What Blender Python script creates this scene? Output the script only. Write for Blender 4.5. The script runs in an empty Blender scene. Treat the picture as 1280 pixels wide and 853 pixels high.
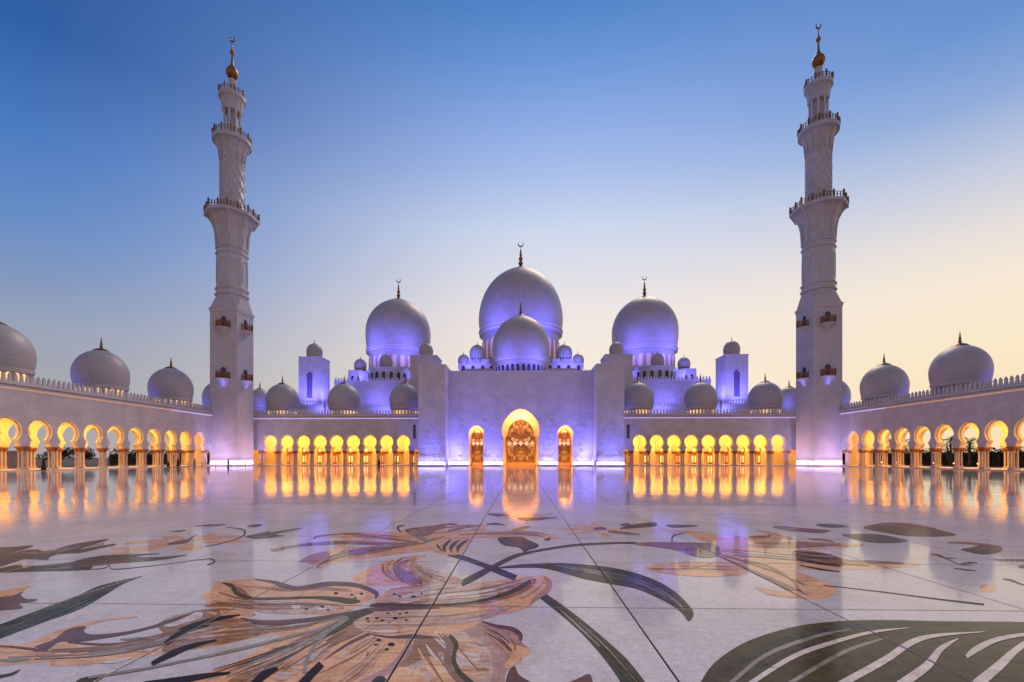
import bpy, bmesh, math, random
from math import sin, cos, pi, radians, sqrt, atan2, hypot, floor, ceil
from mathutils import Vector, Matrix
from mathutils.geometry import tessellate_polygon

random.seed(7)
scene = bpy.context.scene
C = scene.collection

# ------------------------------------------------------------------ camera
CAM_H, YAW, FPX, PPX, HY = 2.1, radians(1.4), 568.9, 637.0, 572.0
cam_data = bpy.data.cameras.new("camera")
cam_data.sensor_width = 36.0
cam_data.lens = 16.0
cam_data.shift_x = (640.0 - PPX) / 1280.0
cam_data.shift_y = (HY - 426.5) / 1280.0
cam_data.clip_start = 0.1
cam_data.clip_end = 6000
cam = bpy.data.objects.new("camera", cam_data)
cam.location = (0, 0, CAM_H)
cam.rotation_euler = (radians(90), 0, YAW)
C.objects.link(cam)
scene.camera = cam


def s2l(c):
    out = []
    for v in c:
        v = v / 255.0
        out.append(v / 12.92 if v <= 0.04045 else ((v + 0.055) / 1.055) ** 2.4)
    return tuple(out)


# ------------------------------------------------------------------ world: dusk sky, afterglow to the right
world = bpy.data.worlds.new("World")
scene.world = world
world.use_nodes = True
wn, wl = world.node_tree.nodes, world.node_tree.links
wn.clear()


def wramp(stops, fac):
    r = wn.new("ShaderNodeValToRGB")
    r.color_ramp.interpolation = 'EASE' if len(stops) < 3 else 'LINEAR'
    els = r.color_ramp.elements
    while len(els) < len(stops):
        els.new(0.5)
    for e, (p, c) in zip(els, stops):
        e.position = p
        e.color = s2l(c) + (1,)
    wl.new(fac, r.inputs[0])
    return r.outputs[0]


tc = wn.new("ShaderNodeTexCoord")
sep = wn.new("ShaderNodeSeparateXYZ")
wl.new(tc.outputs['Generated'], sep.inputs[0])
az = wn.new("ShaderNodeMath"); az.operation = 'ARCTAN2'
wl.new(sep.outputs[0], az.inputs[0]); wl.new(sep.outputs[1], az.inputs[1])


def wmap(a, b, smooth=False):
    m = wn.new("ShaderNodeMapRange")
    m.interpolation_type = 'SMOOTHSTEP' if smooth else 'LINEAR'
    m.inputs['From Min'].default_value = a
    m.inputs['From Max'].default_value = b
    wl.new(az.outputs[0], m.inputs['Value'])
    return m.outputs[0]


def wmix(f, a, b):
    m = wn.new("ShaderNodeMix"); m.data_type = 'RGBA'
    wl.new(f, m.inputs['Factor']); wl.new(a, m.inputs['A']); wl.new(b, m.inputs['B'])
    return m.outputs['Result']


Z = sep.outputs[2]
left = wramp([(0, (172, 164, 164)), (.12, (164, 166, 176)), (.197, (152, 162, 184)), (.272, (126, 150, 192)), (.342, (102, 140, 198)), (.442, (74, 122, 192)), (.555, (46, 94, 164)), (.75, (50, 86, 146)), (1, (112, 118, 150))], Z)
mid = wramp([(0, (252, 234, 208)), (.15, (250, 235, 218)), (.289, (241, 231, 226)), (.444, (206, 216, 237)), (.521, (172, 193, 236)), (.596, (139, 170, 228)), (.658, (106, 150, 214)), (.709, (80, 131, 200)), (1, (112, 118, 150))], Z)
right = wramp([(0, (250, 222, 172)), (.152, (251, 231, 196)), (.262, (246, 232, 212)), (.323, (232, 224, 218)), (.398, (196, 203, 223)), (.483, (136, 166, 216)), (.555, (98, 142, 206)), (.75, (76, 110, 170)), (1, (112, 118, 150))], Z)
east = wramp([(0, (200, 164, 156)), (.15, (202, 168, 164)), (.35, (180, 158, 168)), (.6, (136, 134, 158)), (1, (112, 118, 150))], Z)  # mauve east and zenith brightened out of view to fill floor and walls
c1 = wmix(wmap(-0.90, 0.10, True), left, mid)
c2 = wmix(wmap(0.10, 0.95, True), c1, right)
absaz = wn.new("ShaderNodeMath"); absaz.operation = 'ABSOLUTE'
wl.new(az.outputs[0], absaz.inputs[0])
mb = wn.new("ShaderNodeMapRange"); mb.interpolation_type = 'SMOOTHSTEP'
mb.inputs['From Min'].default_value = 1.2; mb.inputs['From Max'].default_value = 2.6
wl.new(absaz.outputs[0], mb.inputs['Value'])
c3 = wmix(mb.outputs[0], c2, east)
bg = wn.new("ShaderNodeBackground"); bg.inputs[1].default_value = 1.0
wl.new(c3, bg.inputs[0])
wo = wn.new("ShaderNodeOutputWorld")
wl.new(bg.outputs[0], wo.inputs[0])

sun_d = bpy.data.lights.new("floor_fill_sun", 'SUN')
sun_d.energy = 1.4; sun_d.angle = radians(22); sun_d.color = (1.0, .78, .60)  # soft warm sun added high behind the hall to brighten the floor
sun = bpy.data.objects.new("floor_fill_sun", sun_d)
SUN_AZ, SUN_EL = radians(20), radians(47)
sun.rotation_euler = Vector((-sin(SUN_AZ) * cos(SUN_EL), -cos(SUN_AZ) * cos(SUN_EL), -sin(SUN_EL))).to_track_quat('-Z', 'Y').to_euler()
C.objects.link(sun)

# ------------------------------------------------------------------ render settings
scene.view_settings.view_transform = 'Standard'
scene.view_settings.look = 'None'
scene.view_settings.exposure = 0.0
scene.view_settings.gamma = 1.0
cy = scene.cycles
cy.use_denoising = True
try:
    cy.denoiser = 'OPENIMAGEDENOISE'
except Exception:
    pass
cy.max_bounces = 6
cy.diffuse_bounces = 3
cy.glossy_bounces = 4
cy.sample_clamp_indirect = 6.0
cy.caustics_reflective = False
cy.caustics_refractive = False

# ------------------------------------------------------------------ lamps
VIOLET = (0.15, 0.14, 1.0)
WARM = (1.0, 0.43, 0.065)


def area(loc, rot, sx, sy, energy, color, name="area_lamp", spread=180):
    d = bpy.data.lights.new(name, 'AREA')
    d.shape = 'RECTANGLE'; d.size = sx; d.size_y = sy
    d.energy = energy; d.color = color; d.spread = radians(spread)
    o = bpy.data.objects.new(name, d)
    o.location = loc; o.rotation_euler = rot
    C.objects.link(o)
    return o


def spot(loc, target, energy, color, angle=100, blend=0.9, size=0.3, name="floodlight"):
    d = bpy.data.lights.new(name, 'SPOT')
    d.energy = energy; d.color = color; d.spot_size = radians(angle); d.spot_blend = blend
    d.shadow_soft_size = size
    o = bpy.data.objects.new(name, d)
    o.location = loc
    o.rotation_euler = (Vector(target) - Vector(loc)).to_track_quat('-Z', 'Y').to_euler()
    C.objects.link(o)
    return o


# ------------------------------------------------------------------ materials
def new_mat(name):
    m = bpy.data.materials.new(name)
    m.use_nodes = True
    n, l = m.node_tree.nodes, m.node_tree.links
    return m, n, l, n["Principled BSDF"]


def noise(n, l, scale, detail=4, vec=None, rough=0.55, dist=0.0):
    t = n.new("ShaderNodeTexNoise")
    t.inputs['Scale'].default_value = scale
    t.inputs['Detail'].default_value = detail
    t.inputs['Roughness'].default_value = rough
    t.inputs['Distortion'].default_value = dist
    if vec is not None:
        l.new(vec, t.inputs['Vector'])
    return t.outputs[0]


def ramp(n, l, fac, stops):
    r = n.new("ShaderNodeValToRGB")
    els = r.color_ramp.elements
    while len(els) < len(stops):
        els.new(0.5)
    for e, (p, c) in zip(els, stops):
        e.position = p
        e.color = tuple(c) + (1,)
    l.new(fac, r.inputs[0])
    return r.outputs[0]


def mathn(n, l, op, a, b=None):
    m = n.new("ShaderNodeMath"); m.operation = op
    for i, v in enumerate((a, b)):
        if v is None:
            continue
        if isinstance(v, (int, float)):
            m.inputs[i].default_value = v
        else:
            l.new(v, m.inputs[i])
    return m.outputs[0]


def mixc(n, l, f, a, b, mode='MIX'):
    m = n.new("ShaderNodeMix"); m.data_type = 'RGBA'; m.blend_type = mode
    for key, v in (('Factor', f), ('A', a), ('B', b)):
        if isinstance(v, (int, float)):
            m.inputs[key].default_value = v
        elif isinstance(v, tuple):
            m.inputs[key].default_value = v + (1,)
        else:
            l.new(v, m.inputs[key])
    return m.outputs['Result']


def bump(n, l, h, strength, dist, normal=None):
    b = n.new("ShaderNodeBump")
    b.inputs['Strength'].default_value = strength
    b.inputs['Distance'].default_value = dist
    l.new(h, b.inputs['Height'])
    if normal is not None:
        l.new(normal, b.inputs['Normal'])
    return b.outputs[0]


def coords(n, kind='Object'):
    return n.new("ShaderNodeTexCoord").outputs[kind]


def scaled(n, l, vec, s):
    m = n.new("ShaderNodeMapping")
    m.inputs['Scale'].default_value = s
    l.new(vec, m.inputs['Vector'])
    return m.outputs[0]


def brick(n, l, vec, bw, bh, mortar=0.01, off=0.5):
    b = n.new("ShaderNodeTexBrick")
    b.offset = off
    b.inputs['Scale'].default_value = 1.0
    b.inputs['Brick Width'].default_value = bw
    b.inputs['Row Height'].default_value = bh
    b.inputs['Mortar Size'].default_value = mortar
    b.inputs['Mortar Smooth'].default_value = 0.2
    b.inputs['Color1'].default_value = (0, 0, 0, 1)
    b.inputs['Color2'].default_value = (1, 1, 1, 1)
    b.inputs['Mortar'].default_value = (.5, .5, .5, 1)
    l.new(vec, b.inputs['Vector'])
    return b


def cladding(name, base, bw=1.2, bh=0.6, curved=0.0, var=0.10, rough=0.45, mortar=.012):
    """white marble in courses: slight block to block tone, veins, recessed joints"""
    m, n, l, p = new_mat(name)
    co = coords(n)
    s = n.new("ShaderNodeSeparateXYZ"); l.new(co, s.inputs[0])
    if curved:
        u = mathn(n, l, 'MULTIPLY', mathn(n, l, 'ARCTAN2', s.outputs[1], s.outputs[0]), curved)
    else:
        u = mathn(n, l, 'ADD', s.outputs[0], s.outputs[1])
    cb = n.new("ShaderNodeCombineXYZ")
    l.new(u, cb.inputs[0]); l.new(s.outputs[2], cb.inputs[1])
    br = brick(n, l, cb.outputs[0], bw, bh, mortar)
    v1 = noise(n, l, 0.35, 6, co, 0.6, 0.4)
    lo = tuple(c * (1 - var) for c in base); hi = tuple(min(1, c * (1 + var)) for c in base)
    col = ramp(n, l, v1, [(0.3, lo), (0.7, hi)])
    blk = ramp(n, l, br.outputs['Color'], [(0, (1 - var * .7,) * 3), (1, (1 + 0 * var,) * 3)])
    col = mixc(n, l, 1.0, col, blk, 'MULTIPLY')
    col = mixc(n, l, mathn(n, l, 'MULTIPLY', br.outputs['Fac'], 0.35), col, tuple(c * .55 for c in base))
    l.new(col, p.inputs['Base Color'])
    p.inputs['Roughness'].default_value = rough
    h = mathn(n, l, 'SUBTRACT', 1.0, br.outputs['Fac'])
    l.new(bump(n, l, h, 0.5, 0.01), p.inputs['Normal'])
    return m


def plain(name, col, rough=0.5, metal=0.0, var=0.15, scale=6.0, bumpd=0.0):
    m, n, l, p = new_mat(name)
    co = coords(n)
    nz = noise(n, l, scale, 5, co)
    l.new(ramp(n, l, nz, [(0.3, tuple(c * (1 - var) for c in col)), (0.7, tuple(min(1, c * (1 + var)) for c in col))]), p.inputs['Base Color'])
    p.inputs['Roughness'].default_value = rough
    p.inputs['Metallic'].default_value = metal
    if bumpd:
        l.new(bump(n, l, nz, 0.4, bumpd), p.inputs['Normal'])
    return m


def glow(name, col, strength, base=(.6, .5, .4)):
    m, n, l, p = new_mat(name)
    nz = noise(n, l, 2.0, 2, coords(n))
    l.new(ramp(n, l, nz, [(0.3, tuple(c * .85 for c in col)), (0.7, col)]), p.inputs['Emission Color'])
    p.inputs['Emission Strength'].default_value = strength
    p.inputs['Base Color'].default_value = base + (1,)
    return m


M = {}
M['wall'] = cladding('white_marble_cladding', (.56, .525, .535), var=.13, mortar=.018)
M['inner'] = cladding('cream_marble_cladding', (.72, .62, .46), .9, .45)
M['shaft'] = cladding('minaret_marble', (.515, .505, .55), 1.1, .55, var=.10, mortar=.018)
M['dome'] = cladding('dome_marble', (.44, .415, .43), 1.6, .8, curved=9.0, var=.09, mortar=.05)
M['trim'] = plain('marble_trim', (.56, .53, .545), .45, var=.08, scale=1.5)
M['gold'] = plain('gilded_metal', (.27, .135, .045), .42, .75, .2, 3)
M['bronze'] = plain('bronze_railing', (.20, .10, .05), .45, .5, .25, 3)
M['capital'] = plain('gilded_palm_capital', (.34, .15, .06), .5, .35, .3, 9, .01)
M['column'] = plain('inlaid_marble_column', (.50, .42, .37), .3, var=.2, scale=5)
M['glass'] = plain('dark_window_glass', (.035, .03, .06), .15, var=.3, scale=2)
M['niche_glass'] = plain('niche_lattice', (.13, .11, .20), .5, var=.2, scale=3)
M['glass_lit'] = glow('lamplit_window_glass', (1.0, .50, .13), 1.5)
M['glass_rose'] = glow('rose_window_glass', (.75, .28, .16), .28)
M['relief'] = plain('carved_marble_flowers', (.58, .54, .56), .5, var=.1, scale=3)
M['uplight'] = glow('uplight_lens', (.62, .62, 1.0), 9.0)
M['moulding_glow_violet'] = glow('violet_moulding_glow', (.50, .42, 1.0), .9)  # emission stands in for light that the cornice moulding catches, violet and amber
M['moulding_glow_amber'] = glow('amber_moulding_glow', (1.0, .46, .20), .42)
M['dark'] = plain('black_cloth', (.012, .011, .014), .8, var=.3, scale=12)
M['robe_grey'] = plain('grey_cloth', (.22, .20, .21), .85, var=.2, scale=12)
M['skin'] = plain('skin', (.36, .20, .13), .6, var=.1)
M['trunk'] = plain('palm_bark', (.10, .07, .045), .9, var=.4, scale=5, bumpd=.03)
M['roof'] = plain('roof_membrane', (.42, .40, .42), .8, var=.12, scale=.6)
M['wood'] = plain('carved_brown_door', (.26, .10, .035), .5, var=.3, scale=4)
M['earth'] = plain('dry_garden_earth', (.13, .105, .08), .95, var=.3, scale=.2)
M['annex'] = plain('tan_render', (.42, .32, .27), .85, var=.08, scale=1)


def leaf_mat(name, a, b):
    m, n, l, p = new_mat(name)
    co = coords(n)
    l.new(ramp(n, l, noise(n, l, 1.3, 4, co), [(.3, a), (.7, b)]), p.inputs['Base Color'])
    p.inputs['Roughness'].default_value = .65
    return m


M['palm'] = leaf_mat('palm_frond_green', (.022, .035, .012), (.05, .07, .025))
M['leaf'] = leaf_mat('hedge_leaf_green', (.018, .028, .012), (.04, .055, .022))


def polish(n, l, p, co, wav=1.0, rough=.05, ior=1.36):
    """polished stone: long low waves from the laying, fine tesserae"""
    p.inputs['Roughness'].default_value = rough
    p.inputs['IOR'].default_value = ior
    w1 = noise(n, l, .36, 1, co, .5)
    w2 = noise(n, l, 1.0, 2, scaled(n, l, co, (3.5, 7.0, 1)), .5)
    w3 = noise(n, l, 1.5, 2, co, .5)
    b1 = bump(n, l, w1, 1.0, .0026 * wav)
    b1 = bump(n, l, w3, 1.0, .0015 * wav, b1)
    return bump(n, l, w2, 1.0, .0003, b1)


def tessera(name, a, b, joint, size=.03, wav=1.0, ior=1.29, r0=.045):
    m, n, l, p = new_mat(name)
    co = n.new('ShaderNodeNewGeometry').outputs['Position']
    nrm = polish(n, l, p, co, wav, .05, ior)
    br = brick(n, l, scaled(n, l, co, (1, 1, 0)), size * 1.25, size, size * .05)
    big = noise(n, l, .28, 5, co, .6)
    fine = noise(n, l, 9.0, 4, co, .7)
    col = ramp(n, l, big, [(.3, a), (.72, b)])
    col = mixc(n, l, 1.0, col, ramp(n, l, br.outputs['Color'], [(0, (.86, .85, .86)), (1, (1.05, 1.04, 1.04))]), 'MULTIPLY')
    col = mixc(n, l, 1.0, col, ramp(n, l, fine, [(.25, (.84, .82, .82)), (.7, (1.06, 1.05, 1.05))]), 'MULTIPLY')
    col = mixc(n, l, mathn(n, l, 'MULTIPLY', br.outputs['Fac'], .55), col, joint)
    cell = n.new("ShaderNodeVectorMath"); cell.operation = 'FLOOR'
    mp = n.new("ShaderNodeMapping"); mp.vector_type = 'POINT'
    mp.inputs['Location'].default_value = (1.254 / 2.735, -6.39 / 2.735, .5)
    mp.inputs['Scale'].default_value = (1 / 2.735, 1 / 2.735, 0)
    l.new(co, mp.inputs['Vector']); l.new(mp.outputs[0], cell.inputs[0])
    wn_ = n.new("ShaderNodeTexWhiteNoise"); wn_.noise_dimensions = '3D'
    l.new(cell.outputs[0], wn_.inputs['Vector'])
    col = mixc(n, l, 1.0, col, ramp(n, l, wn_.outputs[0], [(0, (.90, .895, .90)), (1, (1.03, 1.02, 1.01))]), 'MULTIPLY')
    dirt = noise(n, l, .9, 6, co, .72)
    col = mixc(n, l, 1.0, col, ramp(n, l, dirt, [(.36, (.86, .84, .82)), (.52, (1, 1, 1))]), 'MULTIPLY')
    l.new(col, p.inputs['Base Color'])
    r = mathn(n, l, 'ADD', r0, mathn(n, l, 'MULTIPLY', big, .07))
    l.new(r, p.inputs['Roughness'])
    l.new(nrm, p.inputs['Normal'])
    return m


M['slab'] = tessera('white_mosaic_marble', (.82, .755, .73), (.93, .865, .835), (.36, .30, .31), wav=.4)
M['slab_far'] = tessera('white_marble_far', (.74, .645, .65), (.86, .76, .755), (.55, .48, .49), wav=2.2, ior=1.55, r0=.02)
M['mortar'] = plain('dark_floor_joint', (.05, .03, .025), .9)
M['mortar'].node_tree.nodes['Principled BSDF'].inputs['Specular IOR Level'].default_value = .05


def inlay(name, stops, streak=(1.2, 6.0), dist=1.5, rough=.05, ior=1.25, gain=1.5):
    stops = [(q, tuple(min(.9, c * gain) for c in col)) for q, col in stops]
    m, n, l, p = new_mat(name)
    co = coords(n)
    nrm = polish(n, l, p, co, .4, rough, ior)
    v = noise(n, l, 1.0, 7, scaled(n, l, co, (streak[0], streak[1], 1)), .65, dist)
    f = noise(n, l, 30.0, 3, co, .6)
    col = ramp(n, l, v, stops)
    mott = noise(n, l, 5.0, 9, co, .74, .8)
    col = mixc(n, l, 1.0, col, ramp(n, l, mott, [(.30, (.62, .54, .48)), (.48, (1, 1, 1)), (.66, (1.12, 1.14, 1.16))]), 'MULTIPLY')
    pc = brick(n, l, scaled(n, l, co, (1, 1, 0)), .42, .27, .004)
    col = mixc(n, l, 1.0, col, ramp(n, l, pc.outputs['Color'], [(0, (.88, .86, .85)), (1, (1.06, 1.06, 1.06))]), 'MULTIPLY')
    col = mixc(n, l, mathn(n, l, 'MULTIPLY', pc.outputs['Fac'], .45), col, (.12, .07, .05))
    col = mixc(n, l, 1.0, col, ramp(n, l, f, [(.3, (.88, .88, .88)), (.7, (1.08, 1.08, 1.08))]), 'MULTIPLY')
    l.new(col, p.inputs['Base Color'])
    p.inputs['Roughness'].default_value = rough
    l.new(nrm, p.inputs['Normal'])
    return m


I = {}
I['TAN'] = inlay('tan_inlay', [(.3, (.40, .195, .095)), (.5, (.50, .27, .145)), (.62, (.54, .31, .175)), (.75, (.58, .35, .22))], gain=1.8)
I['TANR'] = inlay('streaked_tan_inlay', [(.28, (.26, .105, .045)), (.42, (.45, .225, .11)), (.56, (.53, .30, .16)), (.7, (.58, .36, .23))], (.9, 7), gain=1.8)
I['PALE'] = inlay('pale_vein_inlay', [(.3, (.40, .33, .28)), (.5, (.56, .48, .43)), (.7, (.52, .40, .34))], (3, 5))
I['ONYX'] = inlay('rust_onyx_inlay', [(.30, (.22, .075, .02)), (.42, (.42, .18, .065)), (.5, (.48, .33, .24)), (.56, (.36, .33, .33)), (.66, (.52, .30, .17))], (1.6, 8), 2.2, gain=1.55)
I['RUST'] = inlay('rust_brown_inlay', [(.3, (.16, .075, .035)), (.48, (.30, .135, .06)), (.62, (.40, .22, .12)), (.75, (.36, .30, .26))], (1.3, 8), 2.0, gain=1.25)
I['BROWN'] = inlay('chestnut_inlay', [(.3, (.17, .085, .055)), (.7, (.25, .135, .085))])
I['MAUVE'] = inlay('plum_inlay', [(.3, (.115, .055, .052)), (.7, (.165, .085, .08))], rough=.14, ior=1.16, gain=1.3)
I['PINK'] = inlay('dusty_rose_inlay', [(.3, (.31, .165, .14)), (.7, (.40, .235, .20))])
I['OLIVE'] = inlay('olive_inlay', [(.3, (.070, .050, .022)), (.5, (.100, .076, .034)), (.72, (.145, .112, .055))], (4, 4), rough=.14, ior=1.15, gain=.95)
I['GREEN'] = inlay('dark_green_inlay', [(.3, (.030, .036, .034)), (.55, (.06, .058, .045)), (.75, (.10, .085, .055))], (4, 4), rough=.14, ior=1.15, gain=1.25)
I['SAGE'] = inlay('sage_grey_inlay', [(.3, (.17, .15, .11)), (.7, (.26, .235, .19))], (6, 6))
I['DARK'] = inlay('black_plum_inlay', [(.3, (.022, .012, .014)), (.7, (.045, .024, .026))], rough=.16, ior=1.12, gain=1.0)


# ------------------------------------------------------------------ mesh helpers
class MB:
    def __init__(s):
        s.v, s.f = [], []

    def add(s, vs, fs):
        b = len(s.v)
        s.v += [tuple(x) for x in vs]
        s.f += [tuple(i + b for i in f) for f in fs]
        return s

    def box(s, x0, x1, y0, y1, z0, z1):
        vs = [(x, y, z) for z in (z0, z1) for y in (y0, y1) for x in (x0, x1)]
        return s.add(vs, [(0, 2, 3, 1), (4, 5, 7, 6), (0, 1, 5, 4), (2, 6, 7, 3), (0, 4, 6, 2), (1, 3, 7, 5)])

    def lathe(s, prof, seg=24, cx=0, cy=0, rot=0.0, cap=True, sx=1, sy=1):
        vs, fs = [], []
        for r, z in prof:
            for k in range(seg):
                a = rot + 2 * pi * k / seg
                vs.append((cx + r * cos(a) * sx, cy + r * sin(a) * sy, z))
        for i in range(len(prof) - 1):
            for k in range(seg):
                a, b = i * seg + k, i * seg + (k + 1) % seg
                fs.append((a, b, b + seg, a + seg))
        if cap:
            if prof[0][0] > 1e-4:
                fs.append(tuple(range(seg))[::-1])
            if prof[-1][0] > 1e-4:
                fs.append(tuple(range((len(prof) - 1) * seg, len(prof) * seg)))
        return s.add(vs, fs)

    def prism(s, poly, y0, y1, axis='xz'):
        """poly of (x,z), extruded from y0 (front) to y1"""
        n = len(poly)
        if axis == 'xz':
            vs = [(x, y0, z) for x, z in poly] + [(x, y1, z) for x, z in poly]
        else:
            vs = [(x, z, y0) for x, z in poly] + [(x, z, y1) for x, z in poly]
        tris = tessellate_polygon([[Vector((x, z, 0)) for x, z in poly]])
        fs = [tuple(t) for t in tris] + [tuple(i + n for i in t)[::-1] for t in tris]
        fs += [(i, i + n, (i + 1) % n + n, (i + 1) % n) for i in range(n)]
        return s.add(vs, fs)

    def tube(s, pts, rad, seg=6, closed=False):
        pts = [Vector(p) for p in pts]
        n = len(pts)
        vs, fs = [], []
        up = Vector((0, 0, 1))
        for i, p in enumerate(pts):
            if closed:
                t = pts[(i + 1) % n] - pts[i - 1]
            else:
                t = pts[min(i + 1, n - 1)] - pts[max(i - 1, 0)]
            t.normalize()
            u = up if abs(t.dot(up)) < .95 else Vector((1, 0, 0))
            a = t.cross(u).normalized(); b = t.cross(a)
            r = rad[i] if isinstance(rad, (list, tuple)) else rad
            for k in range(seg):
                an = 2 * pi * k / seg
                vs.append(p + a * (r * cos(an)) + b * (r * sin(an)))
        m = n if closed else n - 1
        for i in range(m):
            for k in range(seg):
                a0, b0 = i * seg + k, i * seg + (k + 1) % seg
                c0, d0 = ((i + 1) % n) * seg + (k + 1) % seg, ((i + 1) % n) * seg + k
                fs.append((a0, b0, c0, d0))
        if not closed:
            fs.append(tuple(range(seg))[::-1]); fs.append(tuple(range((n - 1) * seg, n * seg)))
        return s.add(vs, fs)

    def mesh(s, name, mat, smooth=None):
        me = bpy.data.meshes.new(name)
        me.from_pydata(s.v, [], s.f)
        bm = bmesh.new(); bm.from_mesh(me)
        bmesh.ops.recalc_face_normals(bm, faces=bm.faces)
        bm.to_mesh(me); bm.free()
        me.materials.append(mat)
        if smooth:
            me.polygons.foreach_set('use_smooth', [True] * len(me.polygons))
            me.set_sharp_from_angle(angle=radians(smooth))
        me.update()
        return me

    def build(s, name, mat, parent=None, smooth=None, loc=(0, 0, 0), rz=0):
        return put(name, s.mesh(name, mat, smooth), parent, loc, rz)


def put(name, me, parent=None, loc=(0, 0, 0), rz=0):
    o = bpy.data.objects.new(name, me)
    C.objects.link(o)
    o.location = loc; o.rotation_euler = (0, 0, rz)
    if parent is not None:
        o.parent = parent
    return o


def tag(o, label=None, cat=None, group=None, kind=None):
    if label: o['label'] = label
    if cat: o['category'] = cat
    if group: o['group'] = group
    if kind: o['kind'] = kind
    return o


def thing(name, label, cat, loc=(0, 0, 0), rz=0, group=None):
    o = put(name, None, None, loc, rz)
    return tag(o, label, cat, group)


# ------------------------------------------------------------------ arcade pieces
ZCAP = 3.8
ARC_R, ARC_C = 1.86, 6.22


def arch_path(cx, r=ARC_R, cz=ARC_C, neck=.66, half=1.62, zc=ZCAP, point=.12, n=22, zflare=None):
    """horseshoe opening from left foot over the top to the right foot"""
    zn = cz - sqrt(max(0, r * r - (neck * r) ** 2))
    a0 = atan2(zn - cz, -neck * r) % (2 * pi)
    a1 = atan2(zn - cz, neck * r)
    zf = zc + .45 if zflare is None else zflare
    pts = [(cx - half, zc), (cx - half, zf - .1), (cx - neck * r - .12, zn - .12)]
    for i in range(n + 1):
        a = a0 + (a1 - a0) * i / n
        z = cz + r * sin(a)
        z += point * max(0, sin(a)) ** 8
        pts.append((cx + r * cos(a), z))
    pts += [(cx + neck * r + .12, zn - .12), (cx + half, zf - .1), (cx + half, zc)]
    return pts


def arcade_wall(x0, x1, ztop, arches, flats, pitch, y0, y1, r=ARC_R):
    pts = [(x0, ztop), (x0, 0)]
    ops = sorted([(c, 1) for c in arches] + [(c, 0) for c in flats])
    prev = x0
    first = True
    for c, k in ops:
        a, b = c - pitch / 2, c + pitch / 2
        if first or a - prev > .05:
            pts += [(max(a, x0 + .01), 0), (max(a, x0 + .01), ZCAP)] if a > x0 + .05 else [(x0 + .01, ZCAP)]
            if a <= x0 + .05:
                pts.remove((x0, 0))
        if k:
            pts += arch_path(c, r, ARC_C - (ARC_R - r) * .35)
        else:
            pts += [(c - 1.62, ZCAP), (c - 1.62, ZCAP + .3), (c + 1.62, ZCAP + .3), (c + 1.62, ZCAP)]
        prev = b
        first = False
    if x1 - prev > .05:
        pts += [(prev, ZCAP), (prev, 0), (x1, 0)]
    else:
        pts += [(x1, ZCAP)]
    pts.append((x1, ztop))
    return MB().prism(pts[::-1], y0, y1)


def merlon_poly(w=.62, h=1.15):
    return [(-w * .5, 0), (w * .5, 0), (w * .5, h * .30), (w * .30, h * .38), (w * .46, h * .58), (w * .30, h * .76), (0, h),
            (-w * .30, h * .76), (-w * .46, h * .58), (-w * .30, h * .38), (-w * .5, h * .30)]


def merlons(mb, x0, x1, y, z, pitch=.82, w=.50, h=1.25, t=.26):
    n = max(1, int((x1 - x0) / pitch))
    d = (x1 - x0) / n
    for i in range(n):
        c = x0 + (i + .5) * d
        mb.prism([(c + a, z + b) for a, b in merlon_poly(w, h)], y, y + t)
    return mb


def column_mesh():
    mb = MB()
    mb.box(-.50, .50, -.52, .52, 0, .22)
    for sx in (-.27, .27):
        for sy in (-.28, .28):
            mb.lathe([(.21, .22), (.22, .30), (.16, .38), (.145, .6), (.14, 2.0), (.13, 3.12)], 10, sx, sy)
    return mb.mesh('column', M['column'], 40)


def capital_mesh():
    mb = MB()
    for sx in (-.27, .27):
        for sy in (-.28, .28):
            mb.lathe([(.19, 3.10), (.25, 3.16), (.20, 3.24), (.25, 3.40), (.34, 3.58)], 8, sx, sy)
            for k in range(6):
                a = k * pi / 3
                mb.tube([(sx + .19 * cos(a), sy + .19 * sin(a), 3.22), (sx + .29 * cos(a), sy + .29 * sin(a), 3.44), (sx + .36 * cos(a), sy + .36 * sin(a), 3.40)], [.03, .05, .01], 4)
    mb.box(-.64, .64, -.66, .66, 3.58, ZCAP - .003)
    return mb.mesh('capital', M['capital'], 40)


COL, CAP = column_mesh(), capital_mesh()


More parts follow.
